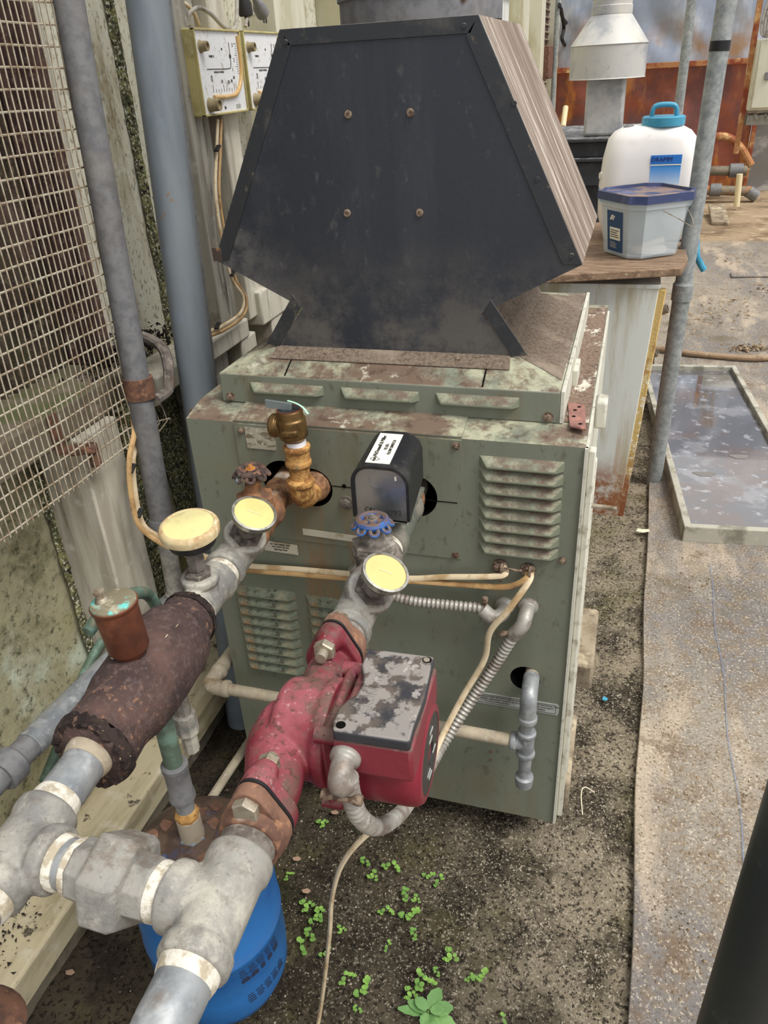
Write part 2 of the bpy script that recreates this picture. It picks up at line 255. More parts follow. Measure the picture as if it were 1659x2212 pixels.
mat('hood_grey', (190, 188, 183), 0.5, 0.1, layers=[((150, 152, 156), 6, .45, .65), ((206, 198, 182), 7, .52, .7, {'fac': .8}), ((120, 116, 112), 18, .62, .72, {'fac': .6})], bump=(60, .05))
mat('film_silver', (150, 160, 176), 0.3, 0.2, layers=[((188, 194, 204), 1.6, .45, .65, {'st': (2.5, 1, .8)}), ((168, 130, 86), 2.0, .42, .64, {'z': (1.75, 1.25)}), ((176, 140, 92), 1.5, .55, .7, {'fac': .5})], bump=(4, .5))
mat('film_rust', (140, 72, 46), 0.4, layers=[((104, 58, 52), 2.2, .45, .62), ((186, 116, 48), 2.6, .5, .66, {'st': (2, 1, .6)}), ((96, 66, 66), 1.4, .56, .7)], bump=(5, .6), spec=.6)
mat('film_grey', (122, 120, 116), 0.35, layers=[((176, 172, 166), 3, .5, .66, {'st': (1, 1, 2)}), ((156, 126, 96), 2, .55, .7, {'fac': .6})], bump=(5, .6), spec=.6)
mat('rail_orange', (168, 116, 74), 0.8, layers=[((214, 176, 122), 9, .5, .66), ((136, 64, 40), 7, .45, .62)])
mat('panel_cream', (204, 200, 180), 0.6, layers=[((176, 170, 140), 4, .45, .65, {'st': (1, 1, .4)}), ((150, 120, 86), 16, .62, .74, {'fac': .5})], bump=(60, .06))
mat('pvc_cream', (222, 208, 168), 0.5)
mat('pipe_old', (132, 122, 104), 0.8, layers=[((170, 110, 64), 4, .5, .62), ((96, 90, 80), 7, .5, .65)])
mat('hose', (158, 132, 104), 0.7, layers=[((120, 96, 74), 14, .45, .65), ((186, 166, 138), 30, .56, .7, {'fac': .6})], bump=(60, .2))
mat('leaf', (112, 154, 74), 0.6, layers=[((142, 184, 86), 40, .45, .65), ((96, 140, 62), 70, .56, .7, {'fac': .6})])
mat('leaf_big', (110, 152, 90), 0.6, layers=[((136, 178, 108), 30, .45, .65), ((98, 146, 78), 60, .54, .7, {'fac': .7})])
mat('leaf_dry', (170, 140, 118), 0.9)
mat('pale_scrap', (226, 214, 186), 0.8)
mat('green_ribbon', (176, 226, 196), 0.6)
mat('clear_plastic', (128, 138, 138), 0.15, alpha=.75)
mat('pink_tag', (214, 170, 206), 0.7)
mat('black_rubber', (36, 35, 34), 0.7)

# ------------------------------------------------------------ geometry helpers
class G:
    def __init__(s): s.v = []; s.f = []
    def add(s, vs, fs):
        k = len(s.v); s.v += [tuple(p) for p in vs]; s.f += [tuple(i+k for i in f) for f in fs]; return s
    def lathe(s, P, D, prof, n=32, cap=True, ref=None):
        P = V3(P); D = V3(D).normalized()
        a = V3(ref) if ref else (V3((0, 0, 1)) if abs(D.z) < .9 else V3((1, 0, 0)))
        a = (a - D*a.dot(D)).normalized(); b = D.cross(a)
        vs = []; fs = []
        for (t, r) in prof:
            for i in range(n):
                q = 2*math.pi*i/n; vs.append(P + D*t + (a*math.cos(q) + b*math.sin(q))*r)
        m = len(prof)
        for j in range(m-1):
            for i in range(n):
                k = (i+1) % n; fs.append((j*n+i, j*n+k, (j+1)*n+k, (j+1)*n+i))
        if cap:
            fs.append(tuple(range(n-1, -1, -1))); fs.append(tuple((m-1)*n+i for i in range(n)))
        return s.add(vs, fs)
    def cyl(s, P, D, r, h, n=24): return s.lathe(P, D, [(0, r), (h, r)], n)
    def rod(s, A, B, r, n=16):
        A = V3(A); B = V3(B); return s.lathe(A, B-A, [(0, r), ((B-A).length, r)], n)
    def nut(s, P, D, r, h, ref=None): return s.lathe(P, D, [(0, r*.93), (h*.12, r), (h*.85, r), (h, r*.9)], 6, ref=ref)
    def tube(s, pts, r, n=12, closed=False, flat=1.0):
        pts = [V3(p) for p in pts]; m = len(pts); vs = []; fs = []
        T = [(pts[(i+1) % m if closed else min(i+1, m-1)] - pts[(i-1) % m if closed else max(i-1, 0)]).normalized() for i in range(m)]
        a = V3((0, 0, 1)) if abs(T[0].z) < .9 else V3((1, 0, 0))
        for i in range(m):
            a = (a - T[i]*a.dot(T[i])).normalized(); b = T[i].cross(a)
            rr = r(i/(m-1)) if callable(r) else r
            for k in range(n):
                q = 2*math.pi*k/n; vs.append(pts[i] + (a*math.cos(q)*flat + b*math.sin(q))*rr)
        for i in range(m if closed else m-1):
            j = (i+1) % m
            for k in range(n):
                l = (k+1) % n; fs.append((i*n+k, i*n+l, j*n+l, j*n+k))
        if not closed: fs.append(tuple(range(n-1, -1, -1))); fs.append(tuple((m-1)*n+k for k in range(n)))
        return s.add(vs, fs)
    def box(s, c, d, R=None):
        c = V3(c); hx, hy, hz = d[0]/2, d[1]/2, d[2]/2
        vs = [V3((x*hx, y*hy, z*hz)) for x in (-1, 1) for y in (-1, 1) for z in (-1, 1)]
        if R is not None: vs = [R @ p for p in vs]
        return s.add([p+c for p in vs], [(0, 1, 3, 2), (4, 6, 7, 5), (0, 4, 5, 1), (2, 3, 7, 6), (0, 2, 6, 4), (1, 5, 7, 3)])
    def bb(s, x0, x1, y0, y1, z0, z1): return s.box(((x0+x1)/2, (y0+y1)/2, (z0+z1)/2), (x1-x0, y1-y0, z1-z0))
    def prism(s, poly, vec):
        n = len(poly); vec = V3(vec); poly = [V3(p) for p in poly]
        vs = poly + [p+vec for p in poly]
        nrm = V3((0, 0, 0))
        for i in range(n): nrm += poly[i].cross(poly[(i+1) % n])
        f = [(i, (i+1) % n, n+(i+1) % n, n+i) for i in range(n)] + [tuple(range(n-1, -1, -1)), tuple(range(n, 2*n))]
        if nrm.dot(vec) < 0: f = [t[::-1] for t in f]
        return s.add(vs, f)
    def loft(s, secs, cap=True):          # secs: list of equal-length point rings
        n = len(secs[0]); vs = [p for q in secs for p in q]; fs = []
        for j in range(len(secs)-1):
            for i in range(n):
                k = (i+1) % n; fs.append((j*n+i, j*n+k, (j+1)*n+k, (j+1)*n+i))
        if cap: fs.append(tuple(range(n-1, -1, -1))); fs.append(tuple((len(secs)-1)*n+i for i in range(n)))
        return s.add(vs, fs)
def sm(pts, k=8):
    pts = [V3(p) for p in pts]; q = [pts[0]*2-pts[1]] + pts + [pts[-1]*2-pts[-2]]; out = []
    for i in range(1, len(q)-2):
        for j in range(k):
            t = j/k; a, b, c, d = q[i-1:i+3]
            out.append(.5*((2*b)+(c-a)*t+(2*a-5*b+4*c-d)*t*t+(3*b-a-3*c+d)*t**3))
    return out + [pts[-1]]
def rrect(cx, cy, z, hx, hy, r, k=5, rot=0.0):
    out = []
    for (sx_, sy_, a0) in ((1, 1, 0), (-1, 1, 90), (-1, -1, 180), (1, -1, 270)):
        for i in range(k+1):
            a = math.radians(a0+90*i/k); x = sx_*(hx-r)+r*math.cos(a); y = sy_*(hy-r)+r*math.sin(a)
            out.append(V3((cx+x*math.cos(rot)-y*math.sin(rot), cy+x*math.sin(rot)+y*math.cos(rot), z)))
    return out
def mesh_of(name, g, smooth=35):
    me = bpy.data.meshes.new(name); me.from_pydata(g.v, [], g.f); me.update()
    if smooth:
        for p in me.polygons: p.use_smooth = True
        me.set_sharp_from_angle(angle=math.radians(smooth))
    return me
def obj(name, g, m, parent=None, bevel=0, smooth=35, remesh=0, sm_it=4, label=None, kind=None):
    me = g if isinstance(g, bpy.types.Mesh) else mesh_of(name, g, smooth)
    if m and not me.materials: me.materials.append(MATS[m])
    ob = bpy.data.objects.new(name, me); col.objects.link(ob)
    if parent is not None:
        ob.parent = parent
        if parent.parent is None: ob.location = -V3(parent.location)
    if bevel:
        b = ob.modifiers.new('bevel', 'BEVEL'); b.width = bevel; b.segments = 2; b.limit_method = 'ANGLE'; b.angle_limit = math.radians(40)
    if remesh:
        r = ob.modifiers.new('remesh', 'REMESH'); r.mode = 'VOXEL'; r.voxel_size = remesh; r.use_smooth_shade = True
        s = ob.modifiers.new('smooth', 'SMOOTH'); s.iterations = sm_it; s.factor = .5
    if label: ob['label'] = label
    if kind: ob['kind'] = kind
    return ob
def thing(name, label, cat, loc=(0, 0, 0), group=None):
    o = bpy.data.objects.new(name, None); col.objects.link(o); o.location = loc; o.empty_display_size = .05
    o['label'] = label; o['category'] = cat
    if group: o['group'] = group
    return o
def tag(o, label, cat, group=None):
    o['label'] = label; o['category'] = cat
    if group: o['group'] = group
    return o
def struct(o, label=None):
    o['kind'] = 'structure'
    if label: o['label'] = label
    return o
def text(name, s, size, P, X, Y, m, parent=None, align='CENTER', depth=0.0004):
    c = bpy.data.curves.new(name, 'FONT'); c.body = s; c.size = size; c.align_x = align; c.align_y = 'CENTER'; c.extrude = depth; c.resolution_u = 2
    t = bpy.data.objects.new(name, c); col.objects.link(t)
    bpy.context.view_layer.update()
    me = bpy.data.meshes.new_from_object(t.evaluated_get(bpy.context.evaluated_depsgraph_get()))
    bpy.data.objects.remove(t); bpy.data.curves.remove(c)
    X = V3(X).normalized(); Y = V3(Y); Y = (Y - X*Y.dot(X)).normalized(); N = X.cross(Y)
    M = Matrix((X, Y, N)).transposed().to_4x4(); M.translation = V3(P)
    me.transform(M); me.materials.clear(); me.materials.append(MATS[m])
    return obj(name, me, None, parent)
def cut(ob, cutters):
    tmp = []
    for g in cutters:
        c = bpy.data.objects.new('cut', mesh_of('cut', g)); c.data.materials.append(MATS['hole_dark']); col.objects.link(c); tmp.append(c)
        b = ob.modifiers.new('b', 'BOOLEAN'); b.operation = 'DIFFERENCE'; b.object = c; b.solver = 'EXACT'
        if hasattr(b, 'material_mode'): b.material_mode = 'TRANSFER'
    bpy.context.view_layer.update()
    me = bpy.data.meshes.new_from_object(ob.evaluated_get(bpy.context.evaluated_depsgraph_get()))
    for p in me.polygons: p.use_smooth = False
    ob.modifiers.clear(); ob.data = me
    for c in tmp: bpy.data.objects.remove(c)
def lx(y): return -0.151 - 0.054*y          # main pipe axes run at z = 0.736
def rx(y): return 0.055 - 0.034*y
ZP = 0.736
UL = V3((0.054, -1, 0)).normalized(); UR = V3((0.034, -1, 0)).normalized()
def LP(y, z=ZP): return V3((lx(y), y, z))
def RP(y, z=ZP): return V3((rx(y), y, z))
def along(g, F, U, y0, prof, n=32):        # profile given as (y, r): lathe on a pipe axis
    P = F(prof[0][0]); g.lathe(P, U, [((prof[0][0]-y)/abs(U.y), r) for (y, r) in prof], n)
    return g

# ------------------------------------------------------------ ground
def fl(x, y):
    return 0.007*mnoise.noise((x*9, y*9, 0)) + 0.004*mnoise.noise((x*30, y*30, 3)) + 0.003*mnoise.noise((x*75, y*75, 5))
g = G(); X0, X1, Y0, Y1 = -.78, .54, -1.1, 2.5; nx, ny = 120, 320
for j in range(ny+1):
    for i in range(nx+1):
        x = X0+(X1-X0)*i/nx; y = Y0+(Y1-Y0)*j/ny
        e = min(1, 8*min(x-X0, X1-x, y-Y0, Y1-y))
        g.v.append((x, y, fl(x, y)*e))
for j in range(ny):
    for i in range(nx): a = j*(nx+1)+i; g.f.append((a, a+1, a+nx+2, a+nx+1))
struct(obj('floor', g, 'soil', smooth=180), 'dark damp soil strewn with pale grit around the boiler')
g = G(); g.add([(-4, -4, -.004), (7, -4, -.004), (7, 14, -.004), (-4, 14, -.004)], [(0, 1, 2, 3)])
g = G()
for (x0, x1, y0, y1) in ((-4, X0, -4, 14), (X1, 7, -4, 14), (X0, X1, -4, Y0), (X0, X1, Y1, 14)):
    g.add([(x0, y0, 0), (x1, y0, 0), (x1, y1, 0), (x0, y1, 0)], [(0, 1, 2, 3)])
struct(obj('floor_yard', g, 'soil_far', smooth=0), 'pale dry dirt of the yard beyond the weed mat')
# weed mat laid over the soil on the right
g = G(); nx, ny = 60, 170
for j in range(ny+1):
    for i in range(nx+1):
        y = -1.15 + 6.9*j/ny; u = i/nx; xe = .455 + .03*(y+.3)/1.6 + .006*mnoise.noise((y*3, 0, 9)); x = xe + 2.6*u*u
        e = .006*mnoise.noise((x*4, y*2.2, 1)) + .003*mnoise.noise((x*14, y*9, 2))
        g.v.append((x, y, .012 + abs(e)*1.0 if i else .004))
for j in range(ny):
    for i in range(nx): a = j*(nx+1)+i; g.f.append((a, a+1, a+nx+2, a+nx+1))
wm = struct(obj('floor_weed_mat', g, 'weed_mat', smooth=180), 'worn woven weed mat dusted with dry soil')
g = G(); g.tube([(.653+.004*math.sin(i*.8), 1.05-.05*i, .0165) for i in range(22)], .0005, 5); obj('blue_thread', g, 'thread_blue', wm)
# loose grit: nobody could count it
def pebbles(name, n, m, lo, hi, fx):
    g = G(); k = 0
    while k < n:
        x, y = fx(); s = random.uniform(lo, hi)
        if mnoise.noise((x*11, y*11, 20))+.6*mnoise.noise((x*35, y*35, 21)) < random.uniform(-.7, .35): continue
        if random.random() < .12: s *= 1.6
        z = fl(x, y)+s*.25; q = random.random()*6.28; c, d = math.cos(q)*s, math.sin(q)*s; h = s*random.uniform(.5, .9)
        g.add([(x+c, y+d, z), (x-d, y+c, z), (x-c*.8, y-d*.8, z), (x+d*.9, y-c*.9, z), (x, y, z+h), (x, y, z-h*.5)],
              [(0, 1, 4), (1, 2, 4), (2, 3, 4), (3, 0, 4), (1, 0, 5), (2, 1, 5), (3, 2, 5), (0, 3, 5)]); k += 1
    return obj(name, g, m, smooth=0, kind='stuff')
tag(pebbles('white_grit', 13000, 'pebble_pale', .0006, .0019, lambda: (random.triangular(-.42, .46, .42), random.triangular(-.6, 1.6, -.2))), 'scattered pale grit and perlite grains on the soil', 'grit')
tag(pebbles('brown_crumbs', 9000, 'pebble_dark', .0009, .0024, lambda: (random.uniform(-.42, .46), random.triangular(-.6, 1.6, -.2))), 'scattered brown soil crumbs on the ground', 'crumbs')
_f0 = fl
def fl2(x, y): return .013
fl_keep = fl; fl = fl2
tag(pebbles('mat_crumbs', 4500, 'soil_far', .0007, .0026, lambda: (random.triangular(.47, 1.1, .5), random.triangular(-.5, 2.2, .2))), 'dry soil crumbs scattered on the weed mat', 'crumbs')
fl = fl_keep

# ------------------------------------------------------------ left wall
WX = -.60
def wall_part(name, g, m, label, bevel=0): return struct(obj(name, g, m, bevel=bevel), label)
def sheet(y0, y1, z0, z1, x, amp, seed, step=.03, th=.01):
    g = G(); n = max(2, int((y1-y0)/step)); k = max(2, int((z1-z0)/step))
    for j in range(k+1):
        for i in range(n+1):
            y = y0+(y1-y0)*i/n; z = z0+(z1-z0)*j/k
            g.v.append((x+amp*mnoise.noise((y*4, z*4, seed)), y, z))
    b = len(g.v)
    for j in range(k):
        for i in range(n): a = j*(n+1)+i; g.f.append((a, a+1, a+n+2, a+n+1))
    g.bb(x-th-amp, x-amp*1.01, y0, y1, z0, z1)
    return g
wall_part('wall_left', sheet(-1.1, 1.0, 0, .84, WX, .012, 1), 'moss_wall', 'mottled mossy lower wall panel below the ledge')
wall_part('wall_left_upper', sheet(.19, 1.0, .84, 2.3, WX, .006, 2), 'fiberglass', 'pale weathered fiberglass wall panel above the ledge')
g = G()
g.bb(-.71, -.68, 1.0, 9.0, 0, 2.3); g.bb(-.71, WX, .99, 1.0, 0, 2.3)
wall_part('wall_left_mid', sheet(1.0, 1.70, 0, 2.3, -.672, .004, 7), 'fiberglass', 'greenish fiberglass panel above the left shoulder of the hood')
wall_part('wall_left_far', g, 'panel_cream', 'cream side wall running back behind the flue')
# fluted cooling pad behind the wire mesh
g = G(); n = 150; rows = []
for i in range(n+1):
    y = -1.1 + 1.28*i/n; x = -.64+.010*math.sin(i*2.09); rows.append((x, y))
g.v = [(x, y, .86) for x, y in rows] + [(x, y, 2.3) for x, y in rows]
for i in range(n): g.f.append((i, i+1, n+2+i, n+1+i))
g.bb(-.70, -.655, -1.1, .18, .86, 2.3)
tag(obj('cooling_pad', g, 'pad'), 'dark brown fluted cooling pad behind the wire mesh', 'cooling pad')
# timber posts and ledges
def post(x0, x1, y0, y1, z0, z1, m, label, name='wall_post', bevel=.004):
    g = G(); g.bb(x0, x1, y0, y1, z0, z1); return tag(obj(name, g, m, bevel=bevel), label, 'post', 'wall posts')
post(-.60, -.5, -.03, .078, .15, .8, 'white_wood', 'short weathered cream post under the brown ledge')
post(-.635, -.56, .155, .19, .86, 2.3, 'pad_post', 'dark red-brown post seen through the wire mesh')
post(-.605, -.57, .195, .215, .86, 2.3, 'white_wood', 'thin pale batten beside the dark red-brown post')
post(-.605, -.525, .545, .60, .81, 2.3, 'grey_wood', 'grey timber post behind the first manometer')
post(-.605, -.55, .61, .675, .81, 2.3, 'grey_wood', 'narrow grey post carrying the bundled wires')
post(-.605, -.53, .70, .775, .79, 2.3, 'white_wood', 'bright white post just left of the black hood')
post(-.605, -.52, .62, .70, .12, .765, 'white_wood', 'white lower post under the end of the white ledge')
post(-.605, -.55, .42, .60, .12, .765, 'grey_wood', 'dark stained board under the white ledge')
post(-.605, -.52, .80, .87, .12, .765, 'white_wood', 'white lower post nearest the boiler roof corner')
g = G(); g.bb(-.70, -.515, -1.1, .17, .80, .86)
tag(obj('wall_ledge', g, 'ledge_brown', bevel=.005), 'brown weathered ledge behind the wire mesh', 'ledge', 'wall ledges')
g = G(); g.bb(-.605, -.515, .24, .66, .765, .81)
tag(obj('wall_ledge', g, 'white_wood', bevel=.005), 'white ledge with black moss crumbs behind the blue-grey pipe', 'ledge', 'wall ledges')
g = G(); g.bb(-.605, -.515, .74, 1.3, .765, .85)
tag(obj('wall_ledge', g, 'white_wood', bevel=.005), 'white rail partly hidden behind the black hood', 'ledge', 'wall ledges')
g = G(); g.bb(-.60, -.43, -1.0, .75, .085, .15)
tag(obj('sill_beam', g, 'beam_cream', bevel=.006), 'long cream timber beam low along the wall', 'beam')
g = G(); g.bb(-.60, -.47, -1.0, .75, -.01, .085)
tag(obj('foundation_board', g, 'ledge_brown', bevel=.004), 'brown board under the long cream beam', 'board')
def clump(name, pts, r, m, label, cat, seed, n=260, s=(.004, .011), zf=1.0):
    rnd = random.Random(seed); g = G()
    for _ in range(n):
        c = rnd.choice(pts); x = c[0]+rnd.gauss(0, r[0]); y = c[1]+rnd.gauss(0, r[1]); z = c[2]+abs(rnd.gauss(0, r[2]))
        k = rnd.uniform(*s); v = [V3((x+rnd.uniform(-k, k), y+rnd.uniform(-k, k), z+rnd.uniform(-k, k)*zf)) for _ in range(4)]
        g.add(v, [(0, 1, 2), (0, 2, 3), (0, 3, 1), (1, 3, 2)])
    return tag(obj(name, g, m, smooth=0, kind='stuff'), label, cat)
clump('moss_debris', [(-.565, .2, .865), (-.555, .15, .855), (-.565, .27, .86), (-.56, .32, .84)], (.018, .035, .018), 'black_debris', 'black leafy debris heaped between the two pipes', 'debris', 1, 900, (.0025, .007))
clump('moss_debris', [(-.55, .45, .812), (-.565, .5, .812), (-.58, .54, .815)], (.014, .03, .003), 'black_debris', 'black moss crumbs on the white ledge', 'debris', 2, 420, (.0018, .005), .5)
clump('moss_debris', [(-.57, .80, .853), (-.56, .78, .853)], (.02, .03, .004), 'black_debris', 'black crumbs on the white rail beside the hood', 'debris', 3, 60, (.003, .008), .4)
clump('moss_debris', [(-.52, -.42, .153), (-.50, -.5, .153), (-.55, -.35, .153)], (.03, .05, .004), 'black_debris', 'dark crumbs lying on the cream beam', 'debris', 4, 220, (.001, .0045), .5)
clump('moss_debris', [(-.54, -.62, .153), (-.56, -.72, .153), (-.52, -.55, .151)], (.025, .06, .005), 'black_debris', 'brown soil heaped on the near end of the cream beam', 'debris', 6, 1500, (.002, .006), .6)
# moss growing in the wall joints
def moss_strip(y, z0, z1, x, wdt, label, seed):
    g = G(); n = int((z1-z0)/.006); k = 12
    for j in range(n+1):
        z = z0+(z1-z0)*j/n; e = wdt*(1+.5*mnoise.noise((z*9, seed, 0))+.25*mnoise.noise((z*40, seed, 1))); o = .3*wdt*mnoise.noise((z*4, seed, 5))
        for i in range(k+1):
            u = -1+2*i/k; yy = y+o+u*e
            g.v.append((x-.002+(1-u*u)*(.005+.006*mnoise.noise((yy*160, z*160, seed))+.004*mnoise.noise((yy*400, z*400, seed))), yy, z))
    for j in range(n):
        for i in range(k): a = j*(k+1)+i; g.f.append((a, a+1, a+k+2, a+k+1))
    tag(obj('moss_growth', g, 'moss', smooth=20, kind='stuff'), label, 'moss')
moss_strip(.452, .84, 1.7, WX+.005, .016, 'dark speckled moss in the joint left of the blue-grey pipe', 11)
moss_strip(.625, .82, 1.7, WX+.005, .024, 'green and black moss right of the blue-grey pipe', 15)
moss_strip(.22, .25, .80, WX+.010, .06, 'speckled moss below the debris between the pipes', 12)
moss_strip(-.045, .16, .8, WX+.012, .010, 'thin black moss line beside the short cream post', 13)
moss_strip(.37, .25, .765, WX+.010, .045, 'mossy streak behind the blue-grey pipe', 14)
# wire mesh: every wire a part
ms = thing('wire_mesh', 'galvanized welded wire mesh screen hanging over the cooling pad', 'wire mesh', (-.47, 0, .75))
MX = -.47
def mbend(y, z):                       # the torn lower corner is bent towards the pipe
    t = max(0, (y-.06)/.06)*max(0, 1-abs(z-.79)/.06)
    return V3((MX + .004*mnoise.noise((y*8, z*6, 4)) + .03*t, y+.035*t, z + .004*mnoise.noise((y*5, z*5, 8)) - .02*t + .06*max(0, -y-.1)*max(0, 1-(z-.75)/.5)*.2))
zs = [.757+.0262*i for i in range(32)]; ys = [.118-.0125*i for i in range(42)]
for z in zs:
    n = 44; g = G(); g.tube([mbend(.121-.53*i/n, z) for i in range(n+1)], .0016, 5); obj('horizontal_wire', g, 'mesh_wire', ms)
for y in ys:
    n = 30; g = G(); g.tube([mbend(y, .752+.82*i/n)+V3((.0014, 0, 0)) for i in range(n+1)], .0013, 5); obj('vertical_wire', g, 'mesh_wire', ms)
# rusty bracket holding the ledge, behind the mesh
g = G(); g.bb(-.515, -.509, -.075, -.052, .79, .86); g.box((-.490, -.045, .792), (.05, .022, .014), Matrix.Rotation(.5, 3, 'Z')); g.box((-.474, -.034, .778), (.01, .02, .04))
tag(obj('iron_bracket', g, 'rust_iron', bevel=.003), 'rusty iron bracket behind the wire mesh', 'bracket')
# upright pipes by the wall
g = G(); g.lathe((-.45, .074, .60), (0, .06, 1), [(0, .0215), (1.5, .0215)], 32)
p = thing('galvanized_riser', 'grey galvanized riser pipe beside the wire mesh', 'pipe', (-.45, .07, .4))
obj('pipe', g, 'galv_dark', p)
g = G(); g.lathe((-.45, .0725, .565), (0, .06, 1), [(0, .025), (.003, .028), (.012, .028), (.014, .0255), (.03, .0255), (.036, .0225)], 32); obj('coupling', g, 'galv_dark', p)
g = G(); g.lathe((-.45, .066, .43), (0, .06, 1), [(0, .017), (.15, .017)], 24); obj('lower_pipe', g, 'galv', p)
g = G(); g.lathe((-.45, .09, .832), (0, .06, 1), [(0, .0235), (.0, .0255), (.037, .0255), (.037, .0235)], 32); obj('strap', g, 'rust_iron', p)
g = G(); g.tube(sm([(-.428, .10, .825), (-.43, .15, .83), (-.45, .19, .88), (-.5, .22, .895), (-.56, .23, .90)]), .010, 10); obj('strap_arm', g, 'valve_grey', p)
p = thing('bluegrey_pipe', 'smooth blue-grey painted upright pipe left of the boiler', 'pipe', (-.42, .2, 0))
g = G(); g.lathe((-.42, .165, 0), (0, .082, 1), [(0, .033), (1.9, .033)], 40); obj('pipe', g, 'bluegrey_pipe', p)
g = G(); g.box((-.40, .25, .9), (.018, .03, 1.9), Matrix.Rotation(-.082, 3, 'X')); obj('backing_channel', g, 'galv_dark', p, bevel=.002)
# low pipe along the wall
p = thing('low_pipe', 'grey galvanized pipe running low along the mossy wall', 'pipe', (-.48, -.4, .4))
g = G(); g.rod((-.485, -.335, .415), (-.462, .14, .40), .0235, 28); obj('pipe', g, 'galv_clean', p)
g = G(); g.rod((-.505, -1.08, .437), (-.485, -.335, .415), .0215, 28); obj('dark_pipe', g, 'galv_dark', p)
g = G(); g.lathe((-.487, -.40, .417), (.05, 1, -.03), [(0, .027), (.004, .03), (.03, .03), (.034, .027)], 28); obj('coupling', g, 'galv_dark', p)
g = G(); g.lathe((-.462, .10, .40), (0, 1, 0), [(0, .026), (.004, .029), (.05, .029), (.055, .026)], 28); g.lathe((-.45, .068, .40), (0, 0, 1), [(0, .022), (.035, .022)], 20); obj('elbow', g, 'galv', p, remesh=.002)
g = G(); g.tube(sm([(-0.56, -0.273, 0.242), (-0.57, -0.202, 0.27), (-0.575, -0.13, 0.311), (-0.575, -0.081, 0.343), (-0.572, -0.028, 0.363), (-0.565, 0.043, 0.374)]), .0095, 14)
tag(obj('leaning_pipe', g, 'green_tube', None), 'thin dark pipe leaning against the mossy wall', 'pipe')

# ------------------------------------------------------------ boiler
bo = thing('boiler', 'olive green sheet metal gas boiler with louvered front', 'boiler', (0, .34, .07))
HW, HZ = .31, .841
g = G()
g.prism([(-HW, 0, .07), (-HW, 0, HZ), (-HW, .055, HZ+.012), (-HW, .69, HZ+.012), (-HW, .69, .07)], (2*HW, 0, 0))
jk = obj('jacket', g, 'green', bo)
g = G()
AX0, AX1, AZ0, AZ1 = -.226, .136, .635, HZ-.002
g.prism([(AX0, -.002, AZ0), (AX1, -.002, AZ0), (AX1, -.002, AZ1), (AX0, -.002, AZ1)], (0, .0022, 0))
ap = obj('access_panel', g, 'green', bo)
def hole(x, z, r, y0=-.03, d=.13): q = G(); q.lathe((x, y0, z), (0, 1, 0), [(0, r), (d, r)], 48); return q
hs = [hole(-.152, .745, .036), hole(-.104, .738, .034), hole(.063, .74, .036)]
cut(ap, hs); cut(jk, hs + [hole(.244, .41, .025)])
# access panel top flange, seams, lower panel joint
g = G(); g.prism([(AX0, .0, HZ+.001), (AX1, 0, HZ+.001), (AX1, .055, HZ+.0135), (AX0, .055, HZ+.0135)], (0, 0, .002)); obj('access_panel_top', g, 'green', bo)
g = G(); g.bb(.055, .13, -.0028, -.002, .735, .7362); obj('seam', g, 'hole_dark', bo)
g = G(); g.bb(-.07, -.01, -.0028, -.002, .744, .7452); obj('seam', g, 'hole_dark', bo)
# louvers
def louver_mesh(wd, h, d, e):
    q = G(); q.add([(0, 0, 0), (wd, 0, 0), (wd, 0, -h), (0, 0, -h), (e*.4, -d*.55, -h*.3), (wd-e*.4, -d*.55, -h*.3), (wd-e, -d, -h*.78), (e, -d, -h*.78), (wd-e, -d*.9, -h*.98), (e, -d*.9, -h*.98)],
          [(0, 1, 5, 4), (4, 5, 6, 7), (7, 6, 8, 9), (0, 4, 7, 9, 3), (1, 2, 8, 6, 5), (9, 8, 2, 3)][:]); return mesh_of('louver', q, 25)
def louvers(me, m, x, zlist, y=0.0, dx=0.0):
    me.materials.append(MATS[m])
    for i, z in enumerate(zlist):
        o = obj('louver', me, None, bo, bevel=.0015); o.location = V3(o.location) + V3((x+dx*i, y, z))
louvers(louver_mesh(.121, .0165, .0125, .012), 'green_dusty', .162, [.817-.0208*i for i in range(8)])
louvers(louver_mesh(.118, .0165, .012, .012), 'green_rusty', -.277, [.525-.0212*i for i in range(9)])
louvers(louver_mesh(.110, .0165, .012, .012), 'green_rusty', -.140, [.523-.0212*i for i in range(9)])
# screws
def screw(P, N, r, m='bolt_rusty', parent=None, washer=True):
    q = G()
    if washer: q.lathe(P, N, [(0, r*1.45), (r*.25, r*1.4)], 20)
    q.nut(V3(P)+V3(N)*r*.2, N, r, r*.8); q.lathe(V3(P)+V3(N)*r, N, [(0, r*.6), (r*.12, r*.45)], 12)
    return obj('screw', q, m, parent or bo)
for (x, z) in ((-.226+.012, .828), (.128, .83), (.127, .642), (.290, .654), (-.215, .645)): screw((x, -.002, z), (0, -1, 0), .0042)
screw((-.048, -.002, .717), (0, -1, 0), .0085, 'valve_grey')
screw((-.050, -.002, .746), (0, -1, 0), .0025, 'hole_dark')
for z in (.225, .205): screw((.19, 0, z), (0, -1, 0), .0025, 'rust_iron', washer=False)
# side flanges and right side panel edge
g = G(); g.bb(HW, HW+.004, .0, .69, .07, HZ); obj('side_panel', g, 'edge_white', bo)
g = G(); g.bb(HW+.004, HW+.014, .012, .03, .075, HZ-.01); obj('side_flange', g, 'edge_white', bo, bevel=.002)
g = G(); g.bb(HW-.001, HW+.003, -.004, .004, .07, HZ); obj('corner_edge', g, 'edge_white', bo)
g = G(); g.bb(HW+.004, HW+.022, .16, .20, .80, .845); g.bb(HW+.004, HW+.016, .05, .065, .15, .8); obj('side_latch', g, 'edge_white', bo, bevel=.004)
g = G(); g.rod((HW+.002, .03, .735), (HW+.05, .022, .738), .0035, 10); g.bb(HW+.002, HW+.012, .022, .038, .725, .745); obj('side_pin', g, 'bolt_zinc', bo)
